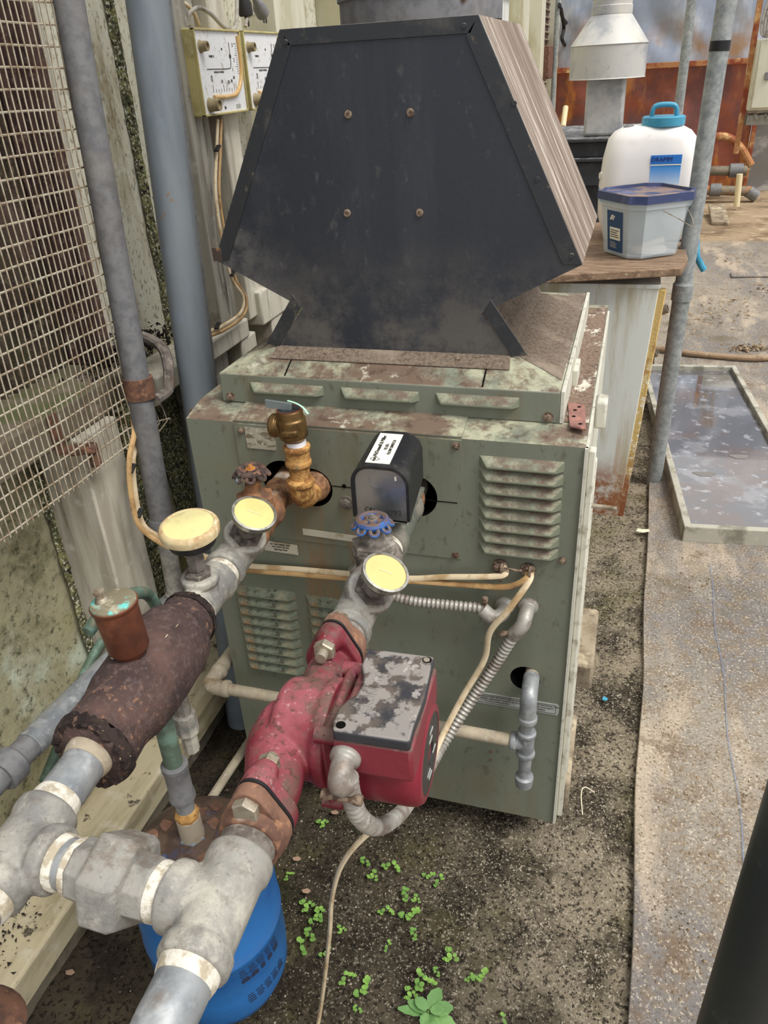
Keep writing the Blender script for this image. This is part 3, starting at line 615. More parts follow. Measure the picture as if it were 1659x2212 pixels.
# stickers on the front
def plate(name, x0, x1, z0, z1, m, tilt=0.0, y=-.0026, parent=None):
    q = G(); q.prism([(x0, y, z0), (x1, y, z0-tilt), (x1, y, z1-tilt), (x0, y, z1)], (0, -.0008, 0)); return obj(name, q, m, parent or bo)
plate('nameplate', -.207, -.157, .799, .835, 'nameplate')
plate('worn_sticker', -.129, -.03, .648, .66, 'label_paper', .003)
pl = plate('notice_sticker', -.204, -.143, .607, .627, 'label_paper', .002, -.0012)
for i in range(3): text('notice_text', ('for your safety read', 'and follow all the', 'lighting notes')[i], .0045, (-.174, -.0022, .622-.005*i), (1, 0, 0), (0, 0, 1), 'ink', pl)
q = G(); q.loft([[V3((p.x, 0, p.y)) + V3((.228, -.0003-k*.0008, .352)) for p in rrect(0, 0, 0, .075, .0125, .005)] for k in (1, 0)]); wl = obj('warning_label', q, 'label_silver', bo)
q = G()
for (a, b, c, d) in ((-.07, .07, .009, .0096), (-.07, .07, -.0096, -.009), (-.0703, -.0697, -.0096, .0096), (.0697, .0703, -.0096, .0096)): q.bb(.228+a, .228+b, -.0016, -.0011, .352+c, .352+d)
obj('label_border', q, 'ink', wl)
for i, s in enumerate(('THIS APPLIANCE MUST BE INSTALLED IN ACCORDANCE WITH NATIONAL FUEL', 'GAS CODE, AND MUST COMPLY WITH THE LOCAL CODE AUTHORITY', 'HAVING JURISDICTION.                                  P/N 800023')):
    text('label_text', s, .0042, (.228, -.0013, .3575-.0052*i), (1, 0, 0), (0, 0, 1), 'ink', wl, depth=.0002)
# raised roof section
RW = .268
g = G(); yb = .60
pts = [(-RW, .05, .8525), (RW, .05, .8525), (RW, yb, .8525), (-RW, yb, .8525), (-RW, .05, .9), (RW, .05, .9), (RW, yb, .9), (-RW, yb, .9), (-.19, .112, .929), (.19, .112, .929), (.19, .48, .929), (-.19, .48, .929)]
g.add(pts, [(3, 2, 1, 0), (0, 1, 5, 4), (1, 2, 6, 5), (2, 3, 7, 6), (3, 0, 4, 7), (4, 5, 9, 8), (5, 6, 10, 9), (6, 7, 11, 10), (7, 4, 8, 11), (8, 9, 10, 11)])
obj('roof', g, 'green', bo, bevel=.002)
g = G(); g.add([(.19, .125, .9295), (.265, .095, .902), (.266, .56, .902), (.19, .48, .9295)], [(0, 1, 2, 3)]); obj('dust_layer', g, 'dusty_sheet', bo)
g = G(); g.bb(RW, RW+.006, .05, yb, .853, .902); g.bb(RW+.006, RW+.014, .2, .26, .853, .88); obj('roof_side_trim', g, 'edge_white', bo, bevel=.001)
g = G(); g.add([(.27, .055, .8545), (.309, .055, .8545), (.309, .66, .8545), (.27, .66, .8545)], [(0, 1, 2, 3)]); obj('dust_layer', g, 'dusty_patchy', bo)
lm = louver_mesh(.124, .016, .011, .010)
lm.materials.append(MATS['green_dusty'])
for x in (-.215, -.063, .086):
    o = obj('louver', lm, None, bo, bevel=.0015); o.location = V3(o.location) + V3((x, .05, .889))
for x in (-.252, .252): screw((x, .05, .862), (0, -1, 0), .0055)
# seam folds on the roof front
g = G(); g.prism([(.155, .052, .9018), (.157, .052, .9018), (.157, .105, .9268), (.155, .105, .9268)], (0, 0, .0008)); obj('seam', g, 'hole_dark', bo)
g = G(); g.prism([(-.155, .052, .9018), (-.153, .052, .9018), (-.153, .105, .9268), (-.155, .105, .9268)], (0, 0, .0008)); obj('seam', g, 'hole_dark', bo)

# ------------------------------------------------------------ draft hood on the boiler
hd = thing('draft_hood', 'black hexagonal sheet metal draft hood on top of the boiler', 'draft hood', (0, .3, .929))
cx = .003; HF, HB = .11, .485
prof = [(-.187, .9295), (-.14, .992), (-.278, 1.063), (-.132, 1.36), (.132, 1.36), (.278, 1.063), (.14, .992), (.187, .9295)]
g = G(); g.prism([(cx+x, HF, z) for x, z in prof], (0, .003, 0)); obj('front_plate', g, 'black_sheet', hd)
g = G(); g.prism([(cx+x, HB, z) for x, z in prof], (0, .003, 0)); obj('back_plate', g, 'black_sheet', hd)
def side(a, b, m, name, th=.003, y0=HF+.001, y1=HB+.001):
    (x0, z0), (x1, z1) = a, b; nn = V3((z1-z0, 0, -(x1-x0))).normalized()*th
    q = G(); q.prism([(cx+x0, y0, z0), (cx+x1, y0, z1), V3((cx+x1, y0, z1))-nn, V3((cx+x0, y0, z0))-nn], (0, y1-y0, 0)); return obj(name, q, m, hd)
side(prof[5], prof[4], 'streaked_sheet', 'upper_side'); side(prof[3], prof[2], 'streaked_sheet', 'upper_side')
side(prof[4], prof[3], 'dusty_sheet', 'top_plate'); side(prof[6], prof[5], 'dusty_sheet', 'lower_side'); side(prof[2], prof[1], 'dusty_sheet', 'lower_side')
side(prof[7], prof[6], 'dusty_sheet', 'neck_side'); side(prof[1], prof[0], 'dusty_sheet', 'neck_side')
def strip(a, b, wd, name='edge_trim', m='black_trim', y=HF):
    a = V3((cx+a[0], y, a[1])); b = V3((cx+b[0], y, b[1])); d = (b-a).normalized(); nn = V3((d.z, 0, -d.x))
    c = V3((cx, 0, 1.15)); c.y = y
    if (c-a).dot(nn) < 0: nn = -nn
    q = G(); q.prism([a, b, b+nn*wd-d*wd*.5, a+nn*wd+d*wd*.5], (0, -.0018, 0)); return obj(name, q, m, hd, bevel=.0006)
strip(prof[2], prof[3], .021); strip(prof[3], prof[4], .019); strip(prof[4], prof[5], .024)
strip((.143, .993), prof[7], -.020, 'neck_trim'); strip((-.143, .993), prof[0], -.020, 'neck_trim')
g = G(); g.bb(-.277, -.262, HF-.0035, HF-.0015, 1.062, 1.082); obj('rusty_corner', g, 'rust_trim', hd)
g = G(); g.prism([(-.19, .084, .9172), (.19, .084, .9172), (.187, .113, .9308), (-.187, .113, .9308)], (0, 0, .0012)); obj('base_flange', g, 'dusty_sheet', hd)
for x in (-.10, .11): screw((x, .098, .9248), (0, -.43, .9), .003, parent=hd)
for (x, z) in ((-.042, 1.257), (.045, 1.256), (-.053, 1.131), (.054, 1.131)):
    q = G(); q.lathe((x, HF, z), (0, -1, 0), [(0, .0055), (.001, .0055), (.003, .0045), (.003, .002), (.001, .0018)], 20); obj('screw', q, 'bolt_rusty', hd)
for (x, z) in ((.266, 1.075), (.182, 1.262), (.117, 1.349), (-.122, 1.345), (.215, 1.172)):
    q = G(); q.lathe((x, HF-.0018, z), (0, -1, 0), [(0, .0035), (.0015, .003)], 14); obj('rivet', q, 'black_trim', hd)
# flue above the hood
p = thing('flue_pipe', 'wide galvanized flue pipe rising from the black hood', 'flue', (.015, .30, 1.36))
g = G(); g.lathe((.015, .30, 1.362), (0, 0, 1), [(0, .118), (.03, .118), (.031, .121), (.036, .121), (.037, .118), (.9, .118)], 56); obj('pipe', g, 'galv_dark', p)
screw((.095, .214, 1.385), (.68, -.73, 0), .004, parent=p)
# brick-red plate lying on the shoulder
q = G(); q.prism([(.274, .122, .855), (.300, .116, .855), (.307, .026, .855), (.284, .034, .855)], (0, 0, .003)); hp = obj('drilled_plate', q, 'brick_red', bevel=.0006)
tag(hp, 'small brick-red plate with four holes lying on the boiler shoulder', 'plate')
for (x, y) in ((.292, .105), (.287, .092), (.287, .068), (.298, .042)):
    q = G(); q.lathe((x, y, .8581), (0, 0, 1), [(0, .0028), (.0002, .0028)], 14); obj('bolt_hole', q, 'hole_dark', hp)
# concrete blocks under the boiler
for (x0, x1, y0, y1, lab) in ((.22, .358, .46, .69, 'tan concrete block under the boiler, rear right corner'), (.2, .333, .10, .30, 'tan concrete block under the boiler, front right corner'),
                         (-.365, -.2, .10, .28, 'tan concrete block under the boiler, front left corner'), (-.36, -.2, .46, .66, 'concrete block under the boiler, rear left corner')):
    q = G(); q.bb(x0, x1, y0, y1, -.02, .068); tag(obj('concrete_block', q, 'concrete', bevel=.008), lab, 'block', 'boiler feet')
q = G(); q.prism([(.06, .02, .05), (.13, .02, .05), (.13, .02, .068), (.06, .02, .068)], (0, .02, 0)); obj('bottom_bracket', q, 'galv', bo)

# ------------------------------------------------------------ right hand pipe line (outlet towards the pump)
FIT = 'pipe fittings'
def fit(name, g, m, label, cat='pipe fitting', **k): return tag(obj(name, g, m, **k), label, cat)
g = G(); along(g, RP, UR, 0, [(.04, .021), (-.03, .021)]); along(g, RP, UR, 0, [(.004, .0235), (-.004, .025), (-.012, .0245), (-.016, .022)])
fit('outlet_nipple', g, 'rust_pipe', 'rusty pipe nipple entering the boiler under the flow switch', 'pipe')
fs = thing('flow_switch', 'black covered flow switch box on a bronze tee', 'flow switch', RP(-.09))
g = G(); along(g, RP, UR, 0, [(-.02, .0265), (-.026, .0285), (-.04, .0285), (-.044, .0255), (-.12, .0255), (-.124, .0285), (-.14, .0285), (-.146, .0255)])
g.lathe(RP(-.085), (0, 0, 1), [(0, .024), (.038, .024), (.04, .03), (.05, .03)], 28); obj('tee_body', g, 'bronze_green', fs, remesh=.002)
sxm, sy0, sy1, sz0 = .059, -.153, -.05, .783
def arch(y, hw, zt, zb, dx=0.0, k=8, r=.026):
    pts = [V3((sxm+dx-hw, y, zb))]
    for i in range(k+1): a = math.pi-(math.pi/2)*i/k; pts.append(V3((sxm+dx-hw+r+r*math.cos(a), y, zt-r+r*math.sin(a))))
    for i in range(k+1): a = math.pi/2-(math.pi/2)*i/k; pts.append(V3((sxm+dx+hw-r+r*math.cos(a), y, zt-r+r*math.sin(a))))
    pts.append(V3((sxm+dx+hw, y, zb))); return pts
g = G()
A = arch(sy0-.004, .0395, .8655, .788); B = arch(sy1, .0375, .868, .80, -.006)
Ai = arch(sy0-.004, .0355, .8615, .788, r=.023); Bi = arch(sy1, .034, .864, .80, -.006, r=.023)
n = len(A); g.v = [tuple(p) for p in A+B+Ai+Bi]
for i in range(n-1): g.f += [(i+1, i, n+i, n+i+1), (2*n+i, 2*n+i+1, 3*n+i+1, 3*n+i), (i, i+1, 2*n+i+1, 2*n+i), (n+i+1, n+i, 3*n+i, 3*n+i+1)]
g.f += [(0, 2*n, 3*n, n), (n-1, 2*n-1, 4*n-1, 3*n-1)]
cv = obj('cover', g, 'black_plastic', fs, smooth=50)
g = G(); g.prism(arch(sy0, .0353, .861, .784, r=.023), (0, .002, 0)); fp = obj('front_plate', g, 'steel_plate', fs)
g = G(); g.prism(arch(sy1-.004, .0338, .863, .79, -.006, r=.023), (0, .002, 0)); obj('back_plate', g, 'steel_plate', fs)
g = G(); g.bb(sxm-.034, sxm+.034, sy0, sy1-.004, .782, .786); obj('base_plate', g, 'bronze_green', fs)
g = G(); g.lathe((sxm-.004, sy0-.0001, .845), (0, -1, 0), [(0, .0118), (.0006, .0118), (.0006, .0108), (.0001, .0108)], 32, cap=False); obj('knockout', g, 'steel_plate', fp)
q = G(); q.bb(sxm+.020, sxm+.0225, sy0-.0008, sy0, .846, .852); obj('slot', q, 'label_white', fp)
text('stamp_text', 'C81', .0095, (sxm-.016, sy0-.0006, .7985), (1, 0, 0), (0, 0, 1), 'ink', fp)
text('stamp_text', '2792', .0105, (sxm+.017, sy0-.0006, .7975), (1, 0, 0), (0, 0, 1), 'ink', fp)
# cover label
zl = .8672; ld = V3((-.006, sy1-sy0, .0025)).normalized(); lo = V3((sxm-.004, sy0+.005, .8660)); lw = V3((1, 0, 0))
q = G(); q.prism([lo-lw*.0165, lo+lw*.0165, lo+lw*.0165+ld*.088, lo-lw*.0165+ld*.088], (0, 0, .0006)); lb = obj('cover_label', q, 'label_white', fs)
text('label_text', 'McDonnell & Miller', .0078, lo+ld*.049+V3((-.0075, 0, .001)), ld, (-1, 0, 0), 'ink', lb)
text('label_text', 'FS-251', .0062, lo+ld*.047+V3((.0022, 0, .001)), ld, (-1, 0, 0), 'ink', lb)
text('label_text', 'FLOW SWITCH', .0062, lo+ld*.047+V3((.0092, 0, .001)), ld, (-1, 0, 0), 'ink', lb)
q = G(); c0 = lo+ld*.0105+V3((-.006, 0, .0008)); dia = [c0+ld*.007, c0+V3((.007, 0, 0)), c0-ld*.006, c0-V3((.006, 0, 0))]
q.tube(dia, .0005, 4, closed=True); obj('label_logo', q, 'ink', lb); text('label_text', 'M&M', .005, c0, ld, (-1, 0, 0), 'ink', lb)

def gate_valve(name, label, F, U, y, hm, bm, nutm, hz):
    t = thing(name, label, 'valve', F(y))
    g = G(); along(g, F, U, 0, [(y+.045, .026), (y+.04, .028), (y+.028, .028), (y+.024, .0245), (y-.024, .0245), (y-.028, .028), (y-.04, .028), (y-.045, .026)])
    c = F(y); g.lathe(c, (0, 0, 1), [(-.02, .02), (0, .0255), (.022, .0245), (.028, .029), (.036, .029)], 28); obj('valve_body', g, bm, t, remesh=.002)
    g = G(); g.nut(c+V3((0, 0, .034)), (0, 0, 1), .0295, .013); g.lathe(c+V3((0, 0, .046)), (0, 0, 1), [(0, .018), (.008, .015), (.010, .013), (.018, .012)], 24); obj('bonnet', g, nutm, t)
    g = G(); g.lathe(c+V3((0, 0, .06)), (0, 0, 1), [(0, .0095), (.01, .0095)], 16); g.nut(c+V3((0, 0, .058)), (0, 0, 1), .0125, .009); obj('packing_nut', g, nutm, t)
    h = c+V3((0, 0, hz)); g = G()
    ring = []
    for i in range(96):
        a = 2*math.pi*i/96; ring.append(h+V3((math.cos(a)*.0175, math.sin(a)*.0175, 0)))
    g.tube(ring, .0048, 8, closed=True)
    for k in range(8):                     # eight open lobes round the rim
        a = 2*math.pi*(k+.5)/8; o = h+V3((math.cos(a), math.sin(a), 0))*.0180; t1 = V3((math.cos(a), math.sin(a), 0)); t2 = V3((-math.sin(a), math.cos(a), 0))
        loop = [o + t1*(.0036+.0042*math.sin(q))*1.0 + t2*.0050*math.cos(q) - V3((0, 0, .0040*(1+math.sin(q)))) for q in [2*math.pi*j/14 for j in range(14)]]
        g.tube(loop, .0026, 7, closed=True)
    for k in range(5):
        a = 2*math.pi*k/5; d = V3((math.cos(a), math.sin(a), 0)); g.tube([h+d*.004+V3((0, 0, .001)), h+d*.0175], .0046, 8, flat=.6)
    g.lathe(h-V3((0, 0, .004)), (0, 0, 1), [(0, .0075), (.003, .0085), (.007, .0075)], 20)
    w_ = obj('handwheel', g, hm, t)
    g = G(); g.lathe(h+V3((0, 0, .0025)), (0, 0, 1), [(0, .0075), (.0015, .007)], 18); g.nut(h+V3((0, 0, .003)), (0, 0, 1), .0048, .004); g.lathe(h+V3((0, 0, .006)), (0, 0, 1), [(0, .003), (.003, .0025)], 12)
    obj('wheel_nut', g, 'orange_rust' if 'rust' in hm else 'valve_grey', w_)
    return t
gate_valve('gate_valve', 'gate valve with chipped blue handwheel below the flow switch', RP, UR, -.202, 'handle_blue', 'valve_grey', 'valve_grey', .076)
gate_valve('gate_valve', 'gate valve with rusty brown handwheel under the brass relief valve', LP, UL, -.118, 'handle_rust', 'valve_rust', 'valve_rust', .086)
g = G(); along(g, RP, UR, 0, [(-.145, .0235), (-.162, .023)]); fit('tape_wrap', g, 'tape', 'dirty sealing tape between flow switch and blue-handled valve', 'tape')

def thermo(name, label, P, D, C, tm, rad):
    # P tee centre on pipe, C dial centre, D dial normal
    t = thing(name, label, 'thermometer', P); D = V3(D).normalized(); C = V3(C)
    g = G(); g.lathe(C, D, [(-.010, rad*.8), (-.006, rad*.97), (0, rad), (.0025, rad), (.003, rad*.9), (.0015, rad*.88)], 48); obj('bezel', g, 'bezel_steel', t)
    g = G(); g.lathe(C, D, [(.0004, rad*.875), (.0018, rad*.875)], 48); d = obj('dial', g, 'dial', t)
    a = V3((1, 0, 0)); a = (a-D*a.dot(D)).normalized(); b = D.cross(a)
    g = G(); g.tube([C+D*.002-a*rad*.32-b*rad*.04, C+D*.002+b*rad*.03, C+D*.002+a*rad*.3+b*rad*.02], .0009, 5); obj('pointer', g, 'dial_pale', d)
    S = C-D*.010; g = G(); L = (S-V3(P)).length; ax = (V3(P)-S).normalized()
    g.lathe(S, ax, [(0, rad*.5), (.008, rad*.42), (.012, .010), (L*.35, .010)], 20); obj('stem', g, 'black_paint', t)
    g = G(); g.nut(S+ax*L*.22, ax, .0165, .012); g.nut(S+ax*L*.42, ax, .0235, .018); obj('bushing', g, tm, t)
    return t
# thermometer tees
nR = V3((.44, -.17, .88)); cR = V3((0.105, -0.293, 0.799)); pR = RP(-.275)
nL = V3((.42, -.17, .89)); cL = V3((-0.101, -0.207, 0.806)); pL = LP(-.19)
def th_tee(name, label, F, U, y, ax, y0, y1):
    g = G(); along(g, F, U, 0, [(y0, .0265), (y0-.004, .0285), (y0-.014, .0285), (y0-.018, .0255), (y1+.018, .0255), (y1+.014, .0285), (y1+.004, .0285), (y1, .0265)])
    g.lathe(F(y), ax, [(0, .0255), (.020, .0262), (.024, .0300), (.034, .0300), (.036, .0275)], 32); return fit(name, g, 'galv', label, remesh=.0018)
th_tee('pipe_tee', 'grey galvanized tee carrying the thermometer above the pump', RP, UR, -.275, (cR-pR), -.238, -.338)
th_tee('pipe_tee', 'grey galvanized tee carrying the thermometer near the relief valve', LP, UL, -.19, (cL-pL), -.155, -.250)
thermo('dial_thermometer', 'round steel-rimmed thermometer with faded yellow dial above the red pump', pR, nR, cR, 'valve_grey', .0285)
thermo('dial_thermometer', 'round steel-rimmed thermometer with faded yellow dial beside the rusty handwheel', pL, nL, cL, 'valve_grey', .0300)

# ------------------------------------------------------------ left hand pipe line
g = G(); along(g, LP, UL, 0, [(.05, .0235), (-.02, .0235), (-.022, .0215), (-.075, .0215)]); along(g, LP, UL, 0, [(-.018, .0245), (-.024, .026), (-.032, .0225)])
fit('inlet_nipple', g, 'rust_pipe', 'rust-streaked pipe nipple leaving the boiler beside the relief valve', 'pipe')
# relief valve on its elbow
rv = thing('relief_valve', 'brass pressure relief valve on a crusty orange nipple', 'relief valve', (-.097, -.06, .75))
vx, vy = -.097, -.058
g = G(); path = sm([(-.098, .045, .742), (-.098, -.01, .741), (-.098, -.045, .745), (-.0975, -.058, .763), (vx, vy, .785)], 6)
g.tube(path, .0175, 24); g.lathe((vx, vy, .772), (0, 0, 1), [(0, .0185), (.003, .0215), (.010, .0215), (.012, .0185)], 28); obj('elbow', g, 'rust_crust', rv, remesh=.0012, sm_it=3)
g = G(); g.lathe((-.098, .03, .742), (0, -1, 0), [(0, .024), (.04, .0245), (.046, .022), (.052, .018)], 28); obj('crust_collar', g, 'rust_pipe', rv, remesh=.0016)
g = G(); g.lathe((vx, vy, .775), (0, 0, 1), [(0, .0155), (.05, .0155)], 24); obj('nipple', g, 'rust_crust', rv)
g = G(); g.lathe((vx, vy, .806), (0, 0, 1), [(0, .017), (.001, .0198), (.008, .0198), (.010, .0182), (.024, .0182), (.026, .0202), (.032, .0202), (.033, .0165)], 32); obj('coupling', g, 'rust_crust', rv, remesh=.0014, sm_it=2)
g = G(); g.lathe((vx, vy, .836), (0, 0, 1), [(0, .0145), (.010, .0145)], 28); obj('thread_tape', g, 'white_tape', rv)
g = G(); g.lathe((vx-.002, vy, .845), (-.06, 0, 1), [(0, .014), (.003, .0165), (.008, .0215), (.034, .0215), (.036, .0195), (.048, .0190), (.049, .0178)], 36)
g.lathe((vx-.004, vy, .867), (-1, 0, .02), [(0, .014), (.02, .015), (.022, .0175), (.030, .0175), (.033, .014)], 28); g.bb(vx-.012, vx+.012, vy-.0235, vy-.018, .86, .867); obj('valve_body', g, 'brass', rv, remesh=.0011, sm_it=2)
g = G(); g.lathe((vx-.005, vy, .8925), (-.06, 0, 1), [(0, .0185), (.002, .0185), (.002, .016), (.0012, .0155)], 36); obj('rim', g, 'copper', rv)
g = G(); g.lathe((vx-.005, vy, .893), (-.06, 0, 1), [(0, .016), (.0012, .0158)], 32); obj('cap', g, 'black_paint', rv)
g = G(); g.box((vx-.020, vy-.002, .900), (.040, .003, .012), Matrix.Rotation(.08, 3, 'Y')); obj('lever', g, 'clear_plastic', rv, bevel=.0006)
g = G(); g.tube(sm([(vx-.006, vy, .907), (vx+.006, vy, .904), (vx+.018, vy-.004, .9), (vx+.027, vy-.008, .892)]), .002, 6, flat=.35); obj('ribbon', g, 'green_ribbon', rv)
# gauge tee, nipple and pressure gauge
g = G(); along(g, LP, UL, 0, [(-.248, .0235), (-.268, .0228)]); fit('tape_wrap', g, 'tape', 'white sealing tape next to the pressure gauge tee', 'tape')
g = G(); along(g, LP, UL, 0, [(-.262, .0265), (-.266, .0285), (-.276, .0285), (-.280, .025), (-.330, .025), (-.334, .0285), (-.344, .0285), (-.348, .026)])
g.lathe(LP(-.308), (0, 0, 1), [(0, .022), (.024, .021), (.026, .0245), (.034, .0245), (.036, .022)], 28); fit('pipe_tee', g, 'galv', 'grey galvanized tee carrying the large pale pressure gauge', remesh=.0018)
pg = thing('pressure_gauge', 'large pale pressure gauge lying face up on a black case', 'pressure gauge', LP(-.308, .775))
c = V3((lx(-.308)-.001, -.308, .84)); D = V3((.03, -.10, 1)).normalized()
g = G(); g.lathe(c, D, [(-.025, .024), (-.021, .029), (-.008, .0325), (-.006, .0345)], 48); obj('case', g, 'black_paint', pg)
g = G(); g.lathe(c, D, [(-.008, .034), (-.007, .0362), (.0, .0368), (.003, .0360), (.0055, .0335), (.006, .031), (.0045, .0300)], 56); obj('bezel', g, 'bezel_cream', pg)
g = G(); g.lathe(c, D, [(.0035, .0305), (.0048, .0305), (.0058, .02), (.0062, .004)], 48); obj('lens', g, 'dial_pale', pg)
g = G(); g.lathe((c.x, c.y, .766), (0, 0, 1), [(0, .012), (.012, .012), (.013, .008), (.06, .008)], 20); g.nut((c.x, c.y, .769), (0, 0, 1), .0175, .009); g.nut((c.x, c.y, .781), (0, 0, 1), .0118, .032); obj('stem', g, 'valve_grey', pg)
# insulated air separator
ins = thing('air_separator', 'bulging air separator wrapped in cracked brown insulation', 'air separator', LP(-.46))
g = G(); pr_ = [(-.345, .026), (-.347, .0325), (-.36, .0345), (-.375, .0365), (-.385, .0445), (-.40, .0475), (-.44, .0480), (-.475, .0470), (-.50, .0455), (-.515, .0415), (-.53, .0395), (-.55, .0410), (-.568, .0425), (-.572, .040)]
def ipt(y, r, q, seed):
    c = LP(y); rr = r*(1+.035*mnoise.noise((math.cos(q)*1.5, math.sin(q)*1.5, y*22+seed))+.012*mnoise.noise((math.cos(q)*6, math.sin(q)*6, y*90)))
    return c+V3((math.cos(q)*rr, UL.x*0, math.sin(q)*rr*1.04))
yy = []
for i in range(len(pr_)-1):
    for k in range(4): t = k/4; yy.append((pr_[i][0]*(1-t)+pr_[i+1][0]*t, pr_[i][1]*(1-t)+pr_[i+1][1]*t))
g.loft([[ipt(y, r, -2*math.pi*k/56, 0) for k in range(56)] for y, r in yy + [pr_[-1]]]); obj('jacket', g, 'insulation', ins, smooth=80)
g = G(); g.loft([[ipt(y, r, -2*math.pi*k/56, 5)+V3((0, .006*mnoise.noise((k*.7, r*90, 2)), 0)) for k in range(56)] for y, r in ((-.560, .043), (-.568, .0425), (-.574, .040), (-.572, .034), (-.568, .028))]); obj('torn_edge', g, 'insulation_edge', ins, smooth=30)
g = G(); g.loft([[ipt(y, r, -2*math.pi*k/56, 9)+V3((0, .004*mnoise.noise((k*.9, r*90, 6)), 0)) for k in range(56)] for y, r in ((-.338, .027), (-.339, .031), (-.344, .034), (-.353, .0355))]); obj('torn_edge', g, 'insulation_edge', ins, smooth=30)
g = G()
for k in range(4):
    q = random.uniform(.9, 2.2); y = random.uniform(-.54, -.38); P = ipt(y, .0482, q, 0); g.box(P, (.003, .005, .0008), Matrix.Rotation(random.random()*3, 3, 'Y'))
obj('paper_flecks', g, 'label_paper', ins, kind='stuff')
# air vent can
av = thing('air_vent', 'small copper air vent can with crusted brass cap on the insulated separator', 'air vent', LP(-.472, .782))
c = LP(-.472, .782); A_ = V3((-.06, -.02, 1)).normalized()
g = G(); g.lathe(c, A_, [(-.01, .012), (.004, .017), (.007, .0195), (.010, .0215), (.062, .0228), (.064, .0245), (.067, .0248), (.068, .0228)], 40); obj('can', g, 'copper', av)
g = G(); g.lathe(c+A_*.067, A_, [(0, .0238), (.002, .0234), (.0035, .021), (.0045, .010)], 36); cp = obj('cap', g, 'verdigris', av)
g = G(); g.lathe(c+A_*.070+V3((-.010, -.004, 0)), A_, [(0, .0075), (.004, .006), (.005, .0048), (.010, .0048), (.011, .0062), (.0135, .0062), (.0145, .003)], 18); obj('vent_nipple', g, 'bolt_zinc', cp)
g = G(); g.lathe(c, A_, [(-.016, .020), (-.008, .021), (-.002, .017), (.004, .014)], 24); obj('sealant', g, 'insulation_edge', av, remesh=.0016)
g = G(); g.tube(sm([(-.184, -.335, .72), (-.178, -.355, .765), (-.172, -.385, .792), (-.182, -.42, .80), (-.186, -.46, .79)]), .0075, 12); tag(obj('copper_tube', g, 'green_tube'), 'bent green copper tube behind the air vent can', 'tube')
# pipe below the separator and near tee
g = G(); along(g, LP, UL, 0, [(-.56, .0215), (-.65, .0215)]); fit('pipe_nipple', g, 'galv_clean', 'grey pipe nipple between the insulated separator and the big tee', 'pipe')
g = G(); along(g, LP, UL, 0, [(-.566, .0245), (-.576, .0245), (-.584, .0222)]); fit('sealant_collar', g, 'gas_pipe', 'crusted pale collar where the pipe leaves the torn insulation', 'sealant')
g = G(); along(g, LP, UL, 0, [(-.624, .0220), (-.629, .0232), (-.640, .0232)]); fit('tape_wrap', g, 'tape', 'cream sealing tape on top of the leftmost big tee', 'tape')
ly, ry = -.681, -.687
UX_ = (RP(ry)-LP(ly)).normalized()
def big_tee(name, label, F, U, y, side, ya, yb, bl):
    g = G(); along(g, F, U, 0, [(ya, .0265), (ya-.003, .0292), (ya-.015, .0292), (ya-.019, .0262), (yb+.019, .0262), (yb+.015, .0292), (yb+.003, .0292), (yb, .0265)], 40)
    g.lathe(F(y), UX_*side, [(0, .0258), (bl-.017, .0258), (bl-.013, .0292), (bl-.002, .0292), (bl, .0265)], 40)
    return fit(name, g, 'galv', label, remesh=.0018, sm_it=6)
big_tee('pipe_tee', 'big galvanized tee at the left edge feeding the union', LP, UL, ly, 1, -.638, -.726, .040)
big_tee('pipe_tee', 'big galvanized tee below the pump beside the blue tank', RP, UR, ry, -1, -.638, -.736, .044)
g = G(); along(g, LP, UL, 0, [(-.722, .0232), (-.726, .0245), (-.734, .024), (-.738, .0225)]); fit('tape_wrap', g, 'tape', 'white sealing tape at the lower end of the leftmost big tee', 'tape')
g = G(); along(g, LP, UL, 0, [(-.715, .0213), (-.86, .0213)]); g.tube(sm([LP(-.84), LP(-.88), LP(-.90, .70), LP(-.905, .6), LP(-.905, .02)]), .0213, 24); fit('return_pipe', g, 'galv_clean', 'galvanized pipe leaving the frame at lower left', 'pipe')
# union between the tees
un = thing('pipe_union', 'large hexagonal galvanized pipe union between the two big tees', 'pipe union', (-.02, -.663, ZP))
UX = (RP(ry)-LP(ly)).normalized(); P0 = LP(ly); LL = (RP(ry)-P0).length
def ux(prof, n=36, ref=None):
    q = G(); q.lathe(P0, UX, prof, n, ref=ref); return q
obj('nipple', ux([(.03, .0213), (LL-.03, .0213)]), 'galv_clean', un)
q = ux([(.062, .0245), (.065, .0268), (.084, .0268), (.086, .0245)], 8); obj('union_end', q, 'galv', un, bevel=.001)
q = ux([(.083, .0375), (.086, .0415), (.112, .0415), (.119, .0375), (.120, .032)], 6, ref=(0, .3, 1)); obj('union_nut', q, 'galv', un, bevel=.0025)
q = ux([(.112, .0275), (.121, .0270), (.136, .0262), (.138, .024)], 8); obj('union_end', q, 'galv', un, bevel=.001)
for a, b in ((.0385, .048), (.055, .0635)): obj('thread_tape', ux([(a, .0222), (a+.002, .0238), (b-.002, .0236), (b, .0222)]), 'tape', un)
obj('thread_tape', ux([(.136, .0228), (.138, .0246), (.146, .0242), (.149, .0228)]), 'tape', un)
